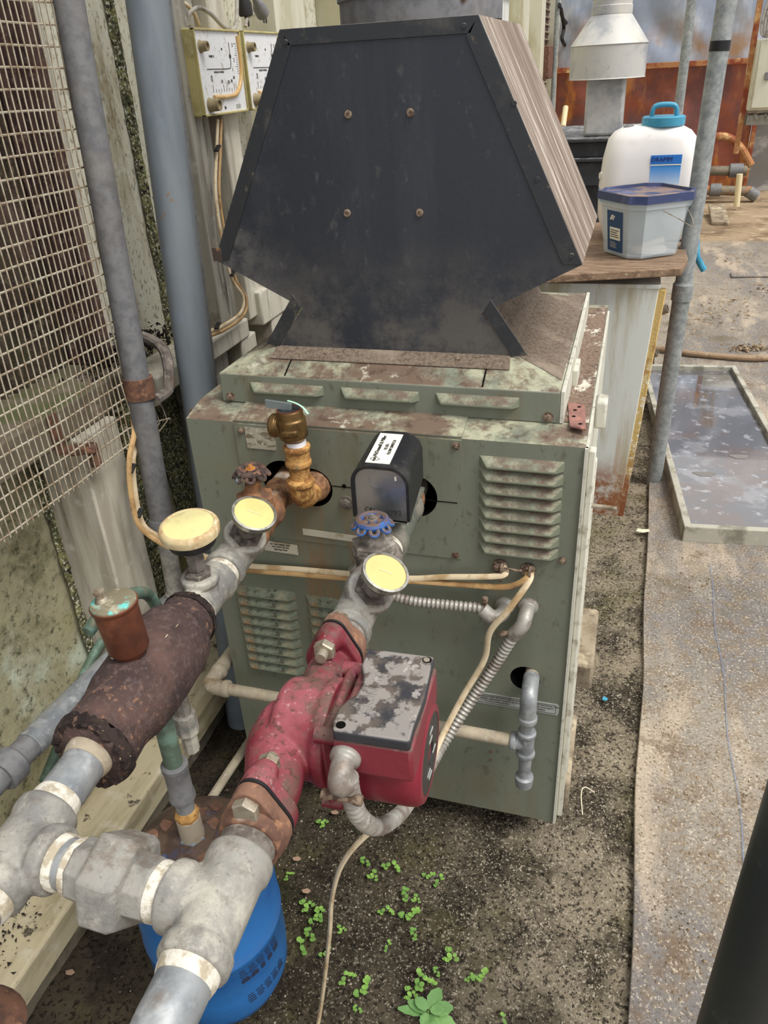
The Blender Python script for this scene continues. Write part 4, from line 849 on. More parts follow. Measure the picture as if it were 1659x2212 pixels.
# pipe below the right tee, turning down
g = G(); g.tube(sm([RP(-.725), RP(-.755), V3((.079, -.785, .730)), V3((.080, -.815, .715)), V3((.081, -.84, .685)), V3((.082, -.85, .64)), V3((.082, -.852, .3)), V3((.082, -.852, .0))], 6), .0220, 32); fit('supply_pipe', g, 'galv_clean', 'galvanized pipe bending down at the bottom of the frame', 'pipe')
g = G(); along(g, RP, UR, 0, [(-.729, .0235), (-.733, .0248), (-.742, .0242), (-.747, .0228)]); fit('tape_wrap', g, 'tape', 'frayed white sealing tape at the lowest pipe joint', 'tape')
g = G(); g.lathe((.105, -.79, .66), (.3, -1, 0), [(0, .03), (.014, .03), (.016, .02), (.03, .02)], 28); fit('loose_flange', g, 'flange_brown', 'brown iron flange showing under the bending pipe', 'flange')

# ------------------------------------------------------------ expansion tank
et = thing('expansion_tank', 'blue expansion tank with peeling brown top hanging under the pipes', 'tank', (-.128, -.448, .13))
tx, ty = -.128, -.448
g = G(); g.lathe((tx, ty, .135), (0, 0, 1), [(0, .03), (.006, .058), (.022, .081), (.05, .092), (.09, .0945), (.158, .0945), (.160, .096), (.166, .096), (.168, .0945), (.25, .0938), (.278, .0915), (.297, .085), (.309, .072), (.316, .054), (.320, .034), (.322, .016)], 64); tk = obj('shell', g, 'tank_blue', et, smooth=60)
g = G(); g.nut((tx, ty, .449), (0, 0, 1), .0175, .012); obj('tank_nut', g, 'bluegrey_pipe', et)
g = G(); g.lathe((tx, ty, .458), (0, 0, 1), [(0, .0155), (.036, .0155), (.038, .0135)], 24); obj('coupling', g, 'gas_pipe', et)
g = G(); g.lathe((tx, ty, .494), (0, 0, 1), [(0, .0155), (.006, .0165), (.012, .0145), (.016, .0125)], 8); obj('sealant', g, 'rust_crust', et, remesh=.0014)
g = G(); g.lathe((tx, ty, .50), (0, 0, 1), [(0, .0118), (.032, .0118)], 24); obj('nipple', g, 'galv_clean', et)
g = G(); g.lathe((tx, ty, .528), (0, 0, 1), [(0, .014), (.003, .0165), (.009, .0165), (.012, .0150), (.052, .0150), (.055, .0165), (.061, .0165), (.063, .0135)], 28); obj('coupling', g, 'galv_dark', et)
g = G(); g.lathe((tx, ty, .588), (0, 0, 1), [(0, .0115), (.12, .0115)], 24); obj('upper_nipple', g, 'green_tube', et)
g = G(); g.lathe((tx-.008, ty+.05, .56), (0, 0, 1), [(0, .010), (.03, .010), (.032, .0145), (.062, .0145), (.064, .010), (.14, .010)], 8); tag(obj('drain_fitting', g, 'galv'), 'small hex drain fitting behind the tank pipe', 'pipe fitting')
for i in range(9):
    q = G()
    for k in range(5):
        a = math.radians(-40+k*8.5+.5*i); c = V3((tx+math.cos(a)*.0948, ty+math.sin(a)*.0948, .285-.0055*i-(.03 if i > 4 else 0))); q.box(c, (.0006, .013*random.uniform(.5, 1), .0015 if i != 4 else .007), Matrix.Rotation(a, 3, 'Z'))
    obj('printed_line', q, 'ink_dark', tk)
for i in range(14):
    a = random.uniform(0, 6.28); r = random.uniform(.03, .075); zz = .4555-max(0, r-.03)**2*4.2; q = G()
    q.prism([V3((tx+r*math.cos(a)+random.uniform(.4, 1)*.013*math.cos(t), ty+r*math.sin(a)+random.uniform(.4, 1)*.013*math.sin(t), zz-.003)) for t in (0, 1, 2.2, 3.3, 4.4, 5.4)], (0, 0, .0035)); 
    obj('paint_flake', q, 'flange_brown', tk, smooth=0)

# ------------------------------------------------------------ circulator pump
O = RP(-.488); pa = UR.copy(); pb = V3((1, -.02, 0)); pb = (pb-pa*pb.dot(pa)).normalized(); pz = V3((0, 0, 1))
pm = thing('circulator_pump', 'dusty red circulator pump with black terminal box lid', 'pump', O)
def W(a, b, z): return O+pa*a+pb*b+pz*z
def flange_poly(a, R=.0315, r=.0155, d=.034, n=10):
    pts = []; ang = math.acos((R-r)/d)
    for i in range(n+1): t = -ang+2*ang*i/n; pts.append(W(a, math.sin(t)*r, d+math.cos(t)*r))
    for i in range(n+1): t = ang+(math.pi-2*ang)*i/n; pts.append(W(a, math.sin(t)*R, math.cos(t)*R))
    for i in range(n+1): t = math.pi-ang+2*ang*i/n; pts.append(W(a, math.sin(t)*r, -d+math.cos(t)*r))
    for i in range(n+1): t = math.pi+ang+(math.pi-2*ang)*i/n; pts.append(W(a, math.sin(t)*R, math.cos(t)*R))
    return pts
FA, FB = -.112, .110
g = G(); g.prism(flange_poly(FA), pa*.014); g.prism(flange_poly(FB-.014), pa*.014)
g.tube(sm([W(FA+.01, 0, 0), W(-.075, 0, 0), W(-.05, .004, .0), W(-.015, .008, -.004)], 6), lambda t: .0225+.004*t, 28)
g.tube(sm([W(FB-.01, 0, 0), W(.078, -.001, 0), W(.05, -.010, -.004), W(.02, -.018, -.008), W(-.012, -.014, -.008)], 6), lambda t: .0235+.0095*min(1, t*1.3), 28)
g.lathe(W(.004, -.016, -.008), pb, [(-.030, .012), (-.027, .022), (-.02, .030), (0, .034)], 32)
g.lathe(W(-.006, 0, -.006), pb, [(-.026, .034), (-.022, .046), (-.016, .050), (.020, .051), (.026, .055), (.036, .055)], 48)
for s_ in (-1, 1): g.lathe(W(FA+.012, 0, s_*.034), pa, [(0, .0155), (.016, .011)], 20); g.lathe(W(FB-.012, 0, s_*.034), -pa, [(0, .0155), (.016, .011)], 20)
vl = obj('volute', g, 'pump_red', pm, remesh=.0015, sm_it=12)
g = G(); g.box(W(-.010, .040, -.010), (.012, .108, .104), Matrix((pb, -pa, pz)).transposed()); obj('motor_flange', g, 'pump_red', pm, bevel=.008)
g = G(); g.lathe(W(-.008, 0, -.016), pb, [(.044, .0525), (.116, .0525), (.124, .0515), (.129, .048), (.130, .041), (.128, .0405)], 64); obj('motor_housing', g, 'pump_motor_red', pm, smooth=50)
g = G(); g.lathe(W(-.008, 0, -.016), pb, [(.126, .0408), (.1295, .0408), (.130, .012), (.127, .010), (.127, .002)], 56); ep = obj('end_plate', g, 'black_plastic', pm, smooth=40)

for (a_, z_) in ((.0, .018), (.012, -.015), (-.014, -.008), (.006, -.024), (-.004, .026)):
    q = G(); q.box(W(a_-.008, .1302, z_-.016), (.0008, .012, .0022), Matrix.Rotation(.0, 3, 'X')); obj('printed_mark', q, 'label_silver', ep)
for (a_, z_) in ((.046, .034), (-.046, .034), (.046, -.054), (-.046, -.054)):
    g = G(); g.lathe(W(a_-.010, .030, z_), pb, [(0, .0085), (.020, .0085), (.021, .006), (.016, .0045)], 18); obj('motor_bolt', g, 'pump_red', pm)
# terminal box
BM = Matrix((pb, -pa, pz)).transposed()
g = G(); g.box(W(.003, .0915, .036), (.074, .112, .042), BM); obj('terminal_box', g, 'pump_red', pm, bevel=.004)
def wl_(a, b): return W(a-.013, b, .056)
poly = [wl_(-.041, .0575), wl_(-.041, .126)] + [wl_(-.041+.113*i/6, .1285-.001*abs(i-3)) for i in range(1, 6)] + [wl_(.073, .127), wl_(.074, .057), wl_(.062, .0535), wl_(.046, .0535), wl_(.034, .0585), wl_(.026, .065), wl_(.010, .067), wl_(-.004, .063), wl_(-.014, .0585)]
g = G(); g.prism(poly, pz*.0125); ld_ = obj('box_lid', g, 'pump_lid', pm, bevel=.0025)
for (a_, b_) in ((-.034, .120), (.066, .0625)):
    g = G(); g.lathe(W(a_-.013, b_, .0683), pz, [(0, .0045), (.0005, .0045)], 20); obj('screw_well', g, 'hole_dark', ld_)
g = G(); g.lathe(W(-.047, .1195, .0686), pz, [(0, .0034), (.0008, .003)], 16); obj('lid_screw', g, 'bolt_zinc', ld_)
text('embossed_name', 'GRUNDFOS', .0125, W(.003, .080, .0683), -pa, -pb, 'pump_lid', ld_, depth=.0005)
# flanges, gaskets, bolts at both ends
def comp(a0, s_, label, blabel):
    fl_ = thing('pump_flange', label, 'flange', W(a0, 0, 0), 'pump flanges')
    q = G(); q.prism([p for p in flange_poly(a0)], pa*s_*.003); obj('gasket', q, 'gasket', fl_)
    q = G(); q.prism(flange_poly(a0+s_*.003), pa*s_*.014); q.lathe(W(a0+s_*.012, 0, 0), pa*s_, [(0, .031), (.012, .0295), (.016, .028)], 32); obj('flange_plate', q, 'flange_brown', fl_, bevel=.002)
    for k in (-1, 1):
        q = G()
        if s_ > 0: q.nut(W(a0+.017, 0, k*.034), pa, .0125, .009); q.nut(W(a0-.036, 0, k*.034), pa, .0105, .010); q.rod(W(a0-.040, 0, k*.034), W(a0, 0, k*.034), .006)
        else: q.nut(W(a0-.026, 0, k*.034), pa, .0115, .009); q.nut(W(a0+.026, 0, k*.034), pa, .0125, .010); q.rod(W(a0, 0, k*.034), W(a0+.046, 0, k*.034), .0062)
        obj('bolt', q, 'bolt_zinc', fl_)
    q = G(); q.lathe(W(a0+s_*.026, 0, 0), pa*s_, [(0, .0240), (.005, .0252), (.012, .0240), (.016, .0225)], 32); obj('sealant', q, 'valve_grey', fl_)
comp(FB, 1, 'brown iron pump flange with hex bolt at the lower end of the red pump', '')
comp(FA, -1, 'brown iron pump flange at the upper end of the red pump', '')
g = G(); along(g, RP, UR, 0, [(-.332, .0215), (-.375, .0215)]); fit('pipe_nipple', g, 'galv', 'short pipe nipple above the upper pump flange', 'pipe')
g = G(); along(g, RP, UR, 0, [(-.605, .0218), (-.650, .0218)]); fit('pipe_nipple', g, 'galv', 'short pipe nipple below the lower pump flange', 'pipe')

# ------------------------------------------------------------ flexible conduits, cables
def corr(pts, r, pitch):
    pts = sm(pts, 30); L = [0]
    for i in range(1, len(pts)): L.append(L[-1]+(pts[i]-pts[i-1]).length)
    n = int(L[-1]/pitch); out = []; j = 0; rr = []
    for k in range(n*6+1):
        s_ = L[-1]*k/(n*6)
        while j < len(L)-2 and L[j+1] < s_: j += 1
        t = (s_-L[j])/max(1e-9, L[j+1]-L[j]); out.append(pts[j]*(1-t)+pts[j+1]*t); rr.append(r*(1.0+.13*math.cos(2*math.pi*k/6)))
    q = G(); q.tube(out, lambda t: rr[min(len(rr)-1, int(round(t*(len(rr)-1))))], 14); return q
def elbow_conn(parent, pts, r, clampP, clampD):
    q = G(); q.tube(sm(pts, 6), r, 18); q.lathe(pts[0], V3(pts[1])-V3(pts[0]), [(-.004, r*1.35), (.004, r*1.35), (.006, r*1.05)], 22)
    obj('elbow', q, 'conduit', parent, remesh=.0014, sm_it=2)
    q = G(); D = V3(clampD).normalized(); P = V3(clampP)
    q.lathe(P-D*.019, D, [(0, .005), (.004, .0055), (.009, .004), (.029, .004), (.034, .0055), (.038, .005)], 12); obj('clamp_screws', q, 'bolt_rusty', parent)
c1 = thing('flexible_conduit', 'short ribbed metal conduit running left across the boiler front', 'conduit', (.198, -.01, .552), 'ribbed conduits')
obj('conduit', corr([(0.178, -0.034, 0.57), (0.115, -0.034, 0.567), (0.054, -0.034, 0.566), (-0.009, -0.03, 0.578), (-0.038, -0.03, 0.614)], .0078, .0072), 'conduit', c1)
elbow_conn(c1, [V3((.206, .0, .556)), V3((.205, -.022, .555)), V3((.192, -.033, .554)), V3((0.174, -0.034, 0.569))], .0118, (0.178, -0.034, 0.571), (.1, 0, 1))
c2 = thing('flexible_conduit', 'long ribbed metal conduit looping from boiler to pump terminal box', 'conduit', (.242, -.01, .555), 'ribbed conduits')
obj('conduit', corr([(0.228, -0.035, 0.53), (0.193, -0.045, 0.454), (0.153, -0.075, 0.382), (0.122, -0.13, 0.336), (0.12, -0.24, 0.383), (0.141, -0.4, 0.523), (0.148, -0.5, 0.625), (0.148, -0.545, 0.694), (0.146, -0.556, 0.738), (0.147, -0.56, 0.764)], .0085, .0074), 'conduit', c2)
elbow_conn(c2, [V3((.243, .0, .560)), V3((.242, -.02, .558)), V3((.238, -.033, .545)), V3((0.225, -0.035, 0.526))], .0118, (0.223, -0.036, 0.532), (.9, 0, .35))
tP = W(.059, .0665, .036)
elbow_conn(c2, [tP, tP+pa*.014+V3((0, 0, -.001)), tP+pa*.022+V3((0, 0, -.012)), V3((0.147, -0.56, 0.761))], .0108, tP+pa*.020+V3((0, 0, -.030)), pb)
CB = 'house cables'
def cable(pts, r, m, label, flat=.62, k=10): q = G(); q.tube(sm(pts, k), r, 10, flat=flat); return tag(obj('electric_cable', q, m), label, 'cable')
cable([(0.201, -0.004, 0.635), (0.208, -0.02, 0.63), (0.186, -0.022, 0.623), (0.112, -0.02, 0.61), (0.051, -0.018, 0.597), (-0.045, -0.014, 0.589), (-0.145, -0.012, 0.583), (-0.249, -0.012, 0.577), (-0.335, 0.012, 0.569), (-0.38, 0.025, 0.565), (-0.43, 0.028, 0.587), (-0.46, 0.029, 0.612), (-0.47, 0.042, 0.671), (-0.47, 0.058, 0.728), (-0.47, 0.091, 0.768), (-0.475, 0.108, 0.805), (-0.48, 0.145, 0.826)], .0048, 'cable', 'cream cable crossing the boiler front and climbing the post')
cable([(0.24, -0.004, 0.632), (0.239, -0.022, 0.627), (0.211, -0.024, 0.609), (0.15, -0.022, 0.602), (0.067, -0.02, 0.595), (-0.044, -0.018, 0.583), (-0.144, -0.016, 0.576), (-0.248, -0.016, 0.571), (-0.33, 0.002, 0.567), (-0.375, 0.011, 0.569), (-0.43, 0.014, 0.59), (-0.452, 0.006, 0.627), (-0.462, 0.02, 0.684), (-0.462, 0.037, 0.739), (-0.462, 0.066, 0.775), (-0.47, 0.088, 0.814), (-0.478, 0.129, 0.832)], .0048, 'cable_tan', 'second cream cable bundled below the first on the boiler front')
cable([(0.244, -0.004, 0.631), (0.244, -0.024, 0.624), (0.219, -0.045, 0.584), (0.191, -0.05, 0.538), (0.183, -0.052, 0.482), (0.152, -0.07, 0.413), (0.126, -0.11, 0.358), (0.117, -0.17, 0.345), (0.119, -0.25, 0.379), (0.112, -0.34, 0.435), (0.085, -0.38, 0.439), (0.057, -0.4, 0.4), (0.04, -0.41, 0.334), (0.029, -0.415, 0.242), (-.004, -.425, .03), (-.003, -.50, .016), (.0, -.75, .014)], .0052, 'cable', 'cream cable dropping behind the pump down to the soil', k=8)
for (u_, lab) in (((.197, .631), 'metal cable clamp on the boiler front, left of the pair'), ((.240, .630), 'metal cable clamp on the boiler front, right of the pair')):
    q = G(); q.lathe((u_[0], 0, u_[1]), (0, -1, 0), [(0, .012), (.004, .012), (.006, .009), (.012, .009)], 20); q.bb(u_[0]+.002, u_[0]+.006, -.022, -.008, u_[1]-.016, u_[1]+.012); q.rod((u_[0]-.008, -.018, u_[1]+.008), (u_[0]+.026 if u_[0] < .22 else u_[0]-.02, -.02, u_[1]+.008), .002, 8)
    tag(obj('cable_clamp', q, 'bolt_rusty', bevel=.0008), lab, 'clamp', 'cable clamps')
# cables on the wall
cable([(-0.515, 0.646, 1.233), (-0.515, 0.62, 1.172), (-0.51, 0.58, 1.095), (-0.505, 0.569, 1.003), (-0.5, 0.578, 0.922), (-0.5, 0.62, 0.87), (-0.5, 0.598, 0.839), (-0.5, 0.503, 0.835), (-0.5, 0.414, 0.844), (-0.5, 0.341, 0.845)], .0046, 'cable', 'pale twin cable coming down below the manometers onto the white ledge', flat=.7)
cable([(-0.515, 0.662, 1.232), (-0.515, 0.637, 1.17), (-0.51, 0.597, 1.093), (-0.505, 0.588, 0.999), (-0.5, 0.595, 0.918), (-0.498, 0.631, 0.862), (-0.498, 0.605, 0.83), (-0.498, 0.505, 0.826), (-0.498, 0.408, 0.837), (-0.498, 0.339, 0.839)], .004, 'cable_tan', 'tan cable beside the pale twin cable below the manometers', flat=.7)
for P_, lab in (((-0.495, 0.578, 0.933), 'black tie on the cables beside the hood tip'), ((-0.492, 0.469, 0.847), 'black tie on the cables along the white ledge'), ((-0.508, 0.614, 1.181), 'dark tie on the cables under the first manometer'), ((-0.462, 0.038, 0.719), 'upper black tie on the cables by the cream post'), ((-0.452, 0.017, 0.641), 'lower black tie on the cables by the cream post')):
    q = G(); q.box(P_, (.010, .020, .004), Matrix.Rotation(.5, 3, 'X')); tag(obj('cable_tie', q, 'black_rubber', bevel=.001), lab, 'cable tie', 'cable ties')
# gas line
gp = thing('gas_pipe', 'tan gas pipe crossing low in front of the boiler', 'gas pipe', (0, -.05, .315))
g = G(); g.rod((-.325, -.055, .322), (.236, -.05, .314), .0112, 20); obj('pipe', g, 'gas_pipe', gp)
g = G(); g.tube(sm([(-.33, .06, .325), (-.333, -.02, .324), (-.333, -.05, .323), (-.315, -.056, .322), (-.29, -.055, .322)], 6), .0145, 20); g.lathe((-.303, -.055, .322), (1, 0, 0), [(0, .0165), (.010, .0165)], 22); g.lathe((-.332, -.022, .324), (0, 1, 0), [(0, .0165), (.010, .0165)], 22); obj('elbow', g, 'gas_pipe', gp, remesh=.0016)
g = G(); g.rod((-.332, 0, .324), (-.328, .45, .33), .0112, 20); obj('pipe', g, 'galv_dark', gp)
g = G(); g.lathe((.256, -.05, .342), (0, 0, -1), [(0, .0125), (.001, .016), (.008, .016), (.010, .0135), (.046, .0135), (.048, .016), (.055, .016), (.056, .0125)], 24); g.lathe((.256, -.05, .314), (-1, 0, 0), [(0, .0135), (.016, .0135), (.018, .016), (.026, .016), (.027, .0125)], 24); obj('tee', g, 'galv_clean', gp, remesh=.0014)
g = G(); g.rod((.256, -.05, .345), (.256, -.05, .22), .0108, 20); g.rod((.256, -.05, .345), (.256, -.05, .372), .0108, 20); obj('drip_leg', g, 'galv_clean', gp)
g = G(); g.lathe((.256, -.05, .236), (0, 0, -1), [(0, .0125), (.002, .016), (.008, .016), (.012, .0155), (.022, .0145), (.026, .008)], 24); obj('cap', g, 'galv_clean', gp)
g = G(); g.tube(sm([(.256, -.05, .362), (.256, -.05, .395), (.256, -.045, .412), (.2555, -.025, .42), (.255, -.005, .421)], 6), .0138, 22); g.lathe((.256, -.05, .372), (0, 0, -1), [(-.003, .0165), (.007, .0165)], 22); obj('elbow', g, 'galv_clean', gp, remesh=.0015)
g = G(); g.rod((.255, -.01, .4205), (.254, .07, .421), .0115, 20); obj('pipe', g, 'gas_pipe', gp)

# ------------------------------------------------------------ manometers on the wall
def manometer(y0, label, full=True):
    y1 = y0+.205; z0, z1, x0, x1 = 1.242, 1.395, -.565, -.5
    t = thing('manometer', label, 'manometer', (x1, (y0+y1)/2, z0), 'manometers')
    q = G(); ring = [(y0, z0), (y1, z0), (y1, z1), (y0, z1)]
    q.bb(x0, x1-.004, y0, y1, z0, z1); ob = obj('housing', q, 'khaki', t, bevel=.003)
    c_ = G(); c_.lathe((x0+.0, y0-.01, z0+.085), (0, 1, 0), [(0, .024), (.03, .024)], 24); cut(ob, [c_]); ob.data.materials.clear(); ob.data.materials.append(MATS['khaki'])
    q = G()
    for (a, b, c, d) in ((y0, y1, z1-.004, z1), (y0, y1, z0, z0+.004), (y0, y0+.004, z0, z1), (y1-.004, y1, z0, z1)): q.bb(x1-.006, x1+.002, a, b, c, d)
    obj('rim', q, 'khaki', t, bevel=.001)
    q = G(); q.bb(x1-.004, x1-.002, y0+.004, y1-.004, z0+.004, z1-.004); fc = obj('face_plate', q, 'gauge_face', t)
    def P(u, v, x=x1): return V3((x, y0+u, z0+v))
    q = G(); q.lathe(P(.026, .122, x1-.002), (1, 0, 0), [(0, .012), (.002, .0095), (.016, .0085), (.016, .006), (.012, .005)], 20); obj('knob', q, 'gauge_knob', t)
    q = G(); q.lathe(P(.032, .020, x1-.002), (1, 0, 0), [(0, .014), (.003, .0125), (.022, .011), (.022, .008), (.018, .006)], 22); obj('knob', q, 'gauge_knob', t)
    q = G(); q.tube(sm([P(.192, .142), P(.193, .10), P(.190, .075), P(.178, .052), P(.155, .036), P(.12, .032), P(.05, .033)], 8), .0042, 12); obj('fluid_tube', q, 'gauge_tube', t)
    q = G(); q.tube(sm([P(.150, .130, x1-.0015), P(.150, .100, x1-.0015), P(.147, .088, x1-.0015), P(.135, .083, x1-.0015), P(.04, .083, x1-.0015)], 6), .0007, 5); q.lathe(P(.150, .105, x1-.002), (1, 0, 0), [(0, .0045), (.001, .004)], 14); q.lathe(P(.115, .118, x1-.002), (1, 0, 0), [(0, .0025), (.001, .002)], 10); q.lathe(P(.098, .012, x1-.002), (1, 0, 0), [(0, .0032), (.001, .003)], 12); obj('printed_line', q, 'ink', fc)
    for i in range(14):
        q = G(); v = .128-.0042*i; L_ = .012 if i % 5 == 0 else .006; q.bb(x1-.002, x1-.0014, y0+.184-L_, y0+.184, z0+v, z0+v+.0006); obj('tick_mark', q, 'ink', fc)
    for i in range(9):
        u = .055+.012*i; q = G(); q.bb(x1-.002, x1-.0014, y0+u, y0+u+.0008, z0+.041, z0+.041+(.014 if i % 4 == 0 else .006)); obj('tick_mark', q, 'ink', fc)
    for s_, u, v, sz in (('0', .055, .066, .016), ('.10', .097, .060, .009), ('.20', .128, .058, .009), ('.30', .142, .060, .008), ('.50', .155, .066, .008), ('1', .155, .080, .009), ('2', .166, .098, .010), ('3', .166, .125, .010), ('MARK II', .066, .105, .006), ('INCHES OF WATER', .09, .077, .005)):
        text('printed_text', s_, sz, P(u, v, x1-.0018), (0, 1, 0), (0, 0, 1), 'ink', fc)
    q = G(); q.bb(x1-.002, x1-.0015, y0+.150, y0+.172, z0+.008, z0+.016); obj('printed_patch', q, 'label_silver', fc)
    return t
manometer(.565, 'khaki manometer with L-shaped tube, whole face visible on the wall')
manometer(.785, 'khaki manometer partly hidden behind the black hood edge')
cable([(-0.53, 0.602, 1.401), (-0.525, 0.611, 1.421), (-0.52, 0.643, 1.431), (-0.515, 0.679, 1.422), (-0.512, 0.718, 1.403), (-0.512, 0.759, 1.395), (-0.515, 0.79, 1.405), (-0.53, 0.836, 1.437), (-0.54, 0.872, 1.482)], .0042, 'cable_grey', 'grey rubber hose looping over the first manometer', flat=1.0)
cable([(-0.55, 0.601, 1.444), (-0.54, 0.626, 1.438), (-0.535, 0.648, 1.422), (-0.535, 0.661, 1.403)], .004, 'cable', 'pale cable curling down behind the first manometer', flat=1.0)
def plug(P, lab, m, rot):
    t = thing('power_plug', lab, 'plug', P, 'plugs'); P = V3(P); D = Matrix.Rotation(rot, 3, 'X') @ V3((0, 0, -1))
    q = G(); q.lathe(P, D, [(-.03, .006), (-.015, .009), (0, .016), (.022, .016), (.024, .014)], 14); obj('plug_body', q, m, t)
    for s_ in (-1, 1):
        q = G(); q.box(P+D*.033+V3((.0, .007*s_, 0)), (.0015, .006, .022)); obj('prong', q, 'black_paint', t)
plug((-0.55, 0.921, 1.452), 'dark electric plug hanging upside down above the manometers', 'black_rubber', .1)
plug((-0.55, 1.001, 1.449), 'grey electric plug beside the dark plug above the manometers', 'galv_dark', .9)
cable([(-0.545, 0.954, 1.433), (-0.545, 0.919, 1.425), (-0.545, 0.901, 1.407)], .004, 'cable_grey', 'short grey lead rising from the second manometer', flat=1.0)

# ------------------------------------------------------------ far end of the left wall
for i, (y, wd, lab) in enumerate(((1.12, .20, 'grey-white wall post above the left shoulder of the hood'), (1.72, .12, 'pale wall post beside the flue pipe, left of it'), (5.7, .35, 'pale wall post right of the black hood top'), (6.9, .25, 'wide pale wall post before the mesh panel'), (8.3, .2, 'farthest pale wall post behind the second flue'))):
    post(-.68, -.56, y, y+wd, 0, 2.3, 'panel_cream', lab)
sb = thing('switch_box', 'pale blue-white switch box on the wall right of the flue', 'switch box', (-.60, 4.6, 1.45), 'wall boxes')
q = G(); q.bb(-.67, -.56, 4.55, 5.0, 1.45, 1.85); obj('box', q, 'cabinet_white', sb, bevel=.006)
q = G(); q.bb(-.56, -.54, 4.53, 5.02, 1.66, 1.74); obj('cover_strip', q, 'cabinet_white', sb, bevel=.004)
q = G(); q.bb(-.67, -.56, 5.5, 6.3, 1.12, 1.22); q.bb(-.56, -.52, 5.5, 6.3, 1.2, 1.24); tag(obj('wall_shelf', q, 'panel_cream', bevel=.006), 'short pale shelf on the far wall beside the hood', 'shelf')
q = G(); q.bb(-.66, -.53, 7.35, 7.7, 1.15, 1.42); tag(obj('junction_box', q, 'rust_iron', bevel=.01), 'small rusty junction box on the far wall', 'junction box')
q = G(); q.tube(sm([(-.52, 7.75, 2.2), (-.52, 7.75, 1.2), (-.52, 7.72, .8), (-.53, 7.6, .7), (-.54, 7.3, .66)]), .022, 10); tag(obj('wall_conduit', q, 'galv_pole'), 'grey conduit on the far wall bending at its foot', 'conduit')
q = G(); q.tube(sm([(-0.5, 7.901, 1.716), (-0.5, 8.295, 1.576), (-0.5, 8.164, 1.475), (-0.5, 8.847, 1.42), (-0.5, 8.829, 1.588), (-0.5, 8.141, 1.649), (-0.5, 7.697, 1.744)]), .018, 8); tag(obj('cable_loop', q, 'black_rubber'), 'black cable hanging in a loop on the far wall', 'cable')
q = G(); q.bb(-.679, -.655, 8.0, 9.0, .5, 2.3); tag(obj('cooling_pad', q, 'pad_post'), 'brown cooling pad on the far wall beside the second flue', 'cooling pad')
fm = thing('wire_mesh', 'wire mesh over the far brown cooling pad', 'wire mesh', (-.64, 8.0, .5))
for i in range(26): q = G(); q.tube([(-.645, 7.8, .55+.062*i), (-.645, 8.9, .55+.062*i)], .006, 4); obj('horizontal_wire', q, 'mesh_wire', fm)
q = G(); q.bb(-.64, -.62, 8.55, 8.66, 1.32, 1.62); tag(obj('pink_tag', q, 'pink_tag'), 'small pink tag on the far brown pad', 'tag')
q = G(); q.rod((-0.45, 8.468, 0.856), (-0.45, 8.268, 0.68), .03, 10); tag(obj('wall_stub_pipe', q, 'pvc_cream'), 'short white stub pipe behind the hood edge', 'pipe')

# ------------------------------------------------------------ white cabinet with board, bucket and sprayer
cb = thing('heater_cabinet', 'rust-footed white sheet metal cabinet behind the boiler', 'cabinet', (.12, 1.6, 0))
q = G(); q.prism([(-.2, 1.30, .0), (.392, 1.30, .0), (.432, 1.30, .745), (-.2, 1.30, .745)], (0, .006, 0)); obj('front_panel', q, 'cabinet_white', cb, bevel=.002)
q = G(); q.prism([(.385, 1.304, .0), (.409, 1.304, .0), (.452, 1.304, .735), (.428, 1.304, .735)], (0, .02, 0)); obj('insulation_strip', q, 'insul_yellow', cb, bevel=.003)
q = G(); q.prism([(-.19, 1.31, .012), (.40, 1.31, .012), (.44, 1.31, .725), (-.19, 1.31, .725)], (0, .6, 0)); obj('body', q, 'rust_pipe', cb)
q = G(); q.prism([(-.2, 1.296, .738), (.436, 1.296, .738), (.436, 1.296, .75), (-.2, 1.296, .75)], (0, .62, 0)); obj('top_edge', q, 'cabinet_white', cb, bevel=.002)
for (u, v) in ((1437, 668), (1418, 765), (1398, 868)):
    P_ = {1437: (0.465, 1.5, 0.628), 1418: (0.447, 1.42, 0.516), 1398: (0.436, 1.4, 0.373)}[u]
    q = G(); q.lathe(P_, (1, -.2, .5), [(-.05, .014), (.008, .014), (.008, .010), (-.01, .010)], 18); obj('pipe_stub', q, 'pipe_old', cb)
q = G(); rot = Matrix.Rotation(.30, 3, 'Z')
q.prism([(.12, 1.185, .774), (.485, 1.30, .774), (.505, 1.42, .774), (.50, 2.0, .774), (-.15, 2.0, .774), (-.15, 1.10, .774)], (0, 0, .022))
tag(obj('plywood_board', q, 'plywood', bevel=.003), 'weathered plywood board on top of the white cabinet', 'board')
q = G(); q.bb(-.15, .36, 1.50, 1.56, .75, .7735); q.bb(-.15, .42, 1.8, 1.86, .75, .7735); tag(obj('board_batten', q, 'plywood'), 'dark batten spacing the plywood board off the cabinet', 'batten')
# clear bucket with blue lid
bk = thing('plastic_bucket', 'clear square plastic bucket with dusty blue lid', 'bucket', (.372, 1.48, .798))
BX, BY, BR = .372, 1.485, math.radians(36)
def brect(z, h, c, o=0): return rrect(BX, BY, z, h, h, c, 1, BR)
q = G(); q.loft([brect(.800, .082, .028), brect(.802, .086, .028), brect(.93, .100, .032), brect(.935, .106, .034), brect(.952, .107, .034), brect(.952, .102, .032), brect(.93, .097, .031), brect(.806, .083, .027)], cap=False); n = 8
q.f += [tuple(range(n-1, -1, -1)), tuple(7*n+i for i in range(n))]; obj('tub', q, 'bucket_clear', bk, smooth=25)
q = G(); q.loft([brect(.950, .1095, .035), brect(.951, .112, .036), brect(.972, .111, .036), brect(.974, .108, .035), brect(.974, .102, .033), brect(.966, .100, .032)]); obj('lid', q, 'bucket_lid', bk, smooth=25)
def bdir(a): return V3((math.cos(BR+a), math.sin(BR+a), 0))
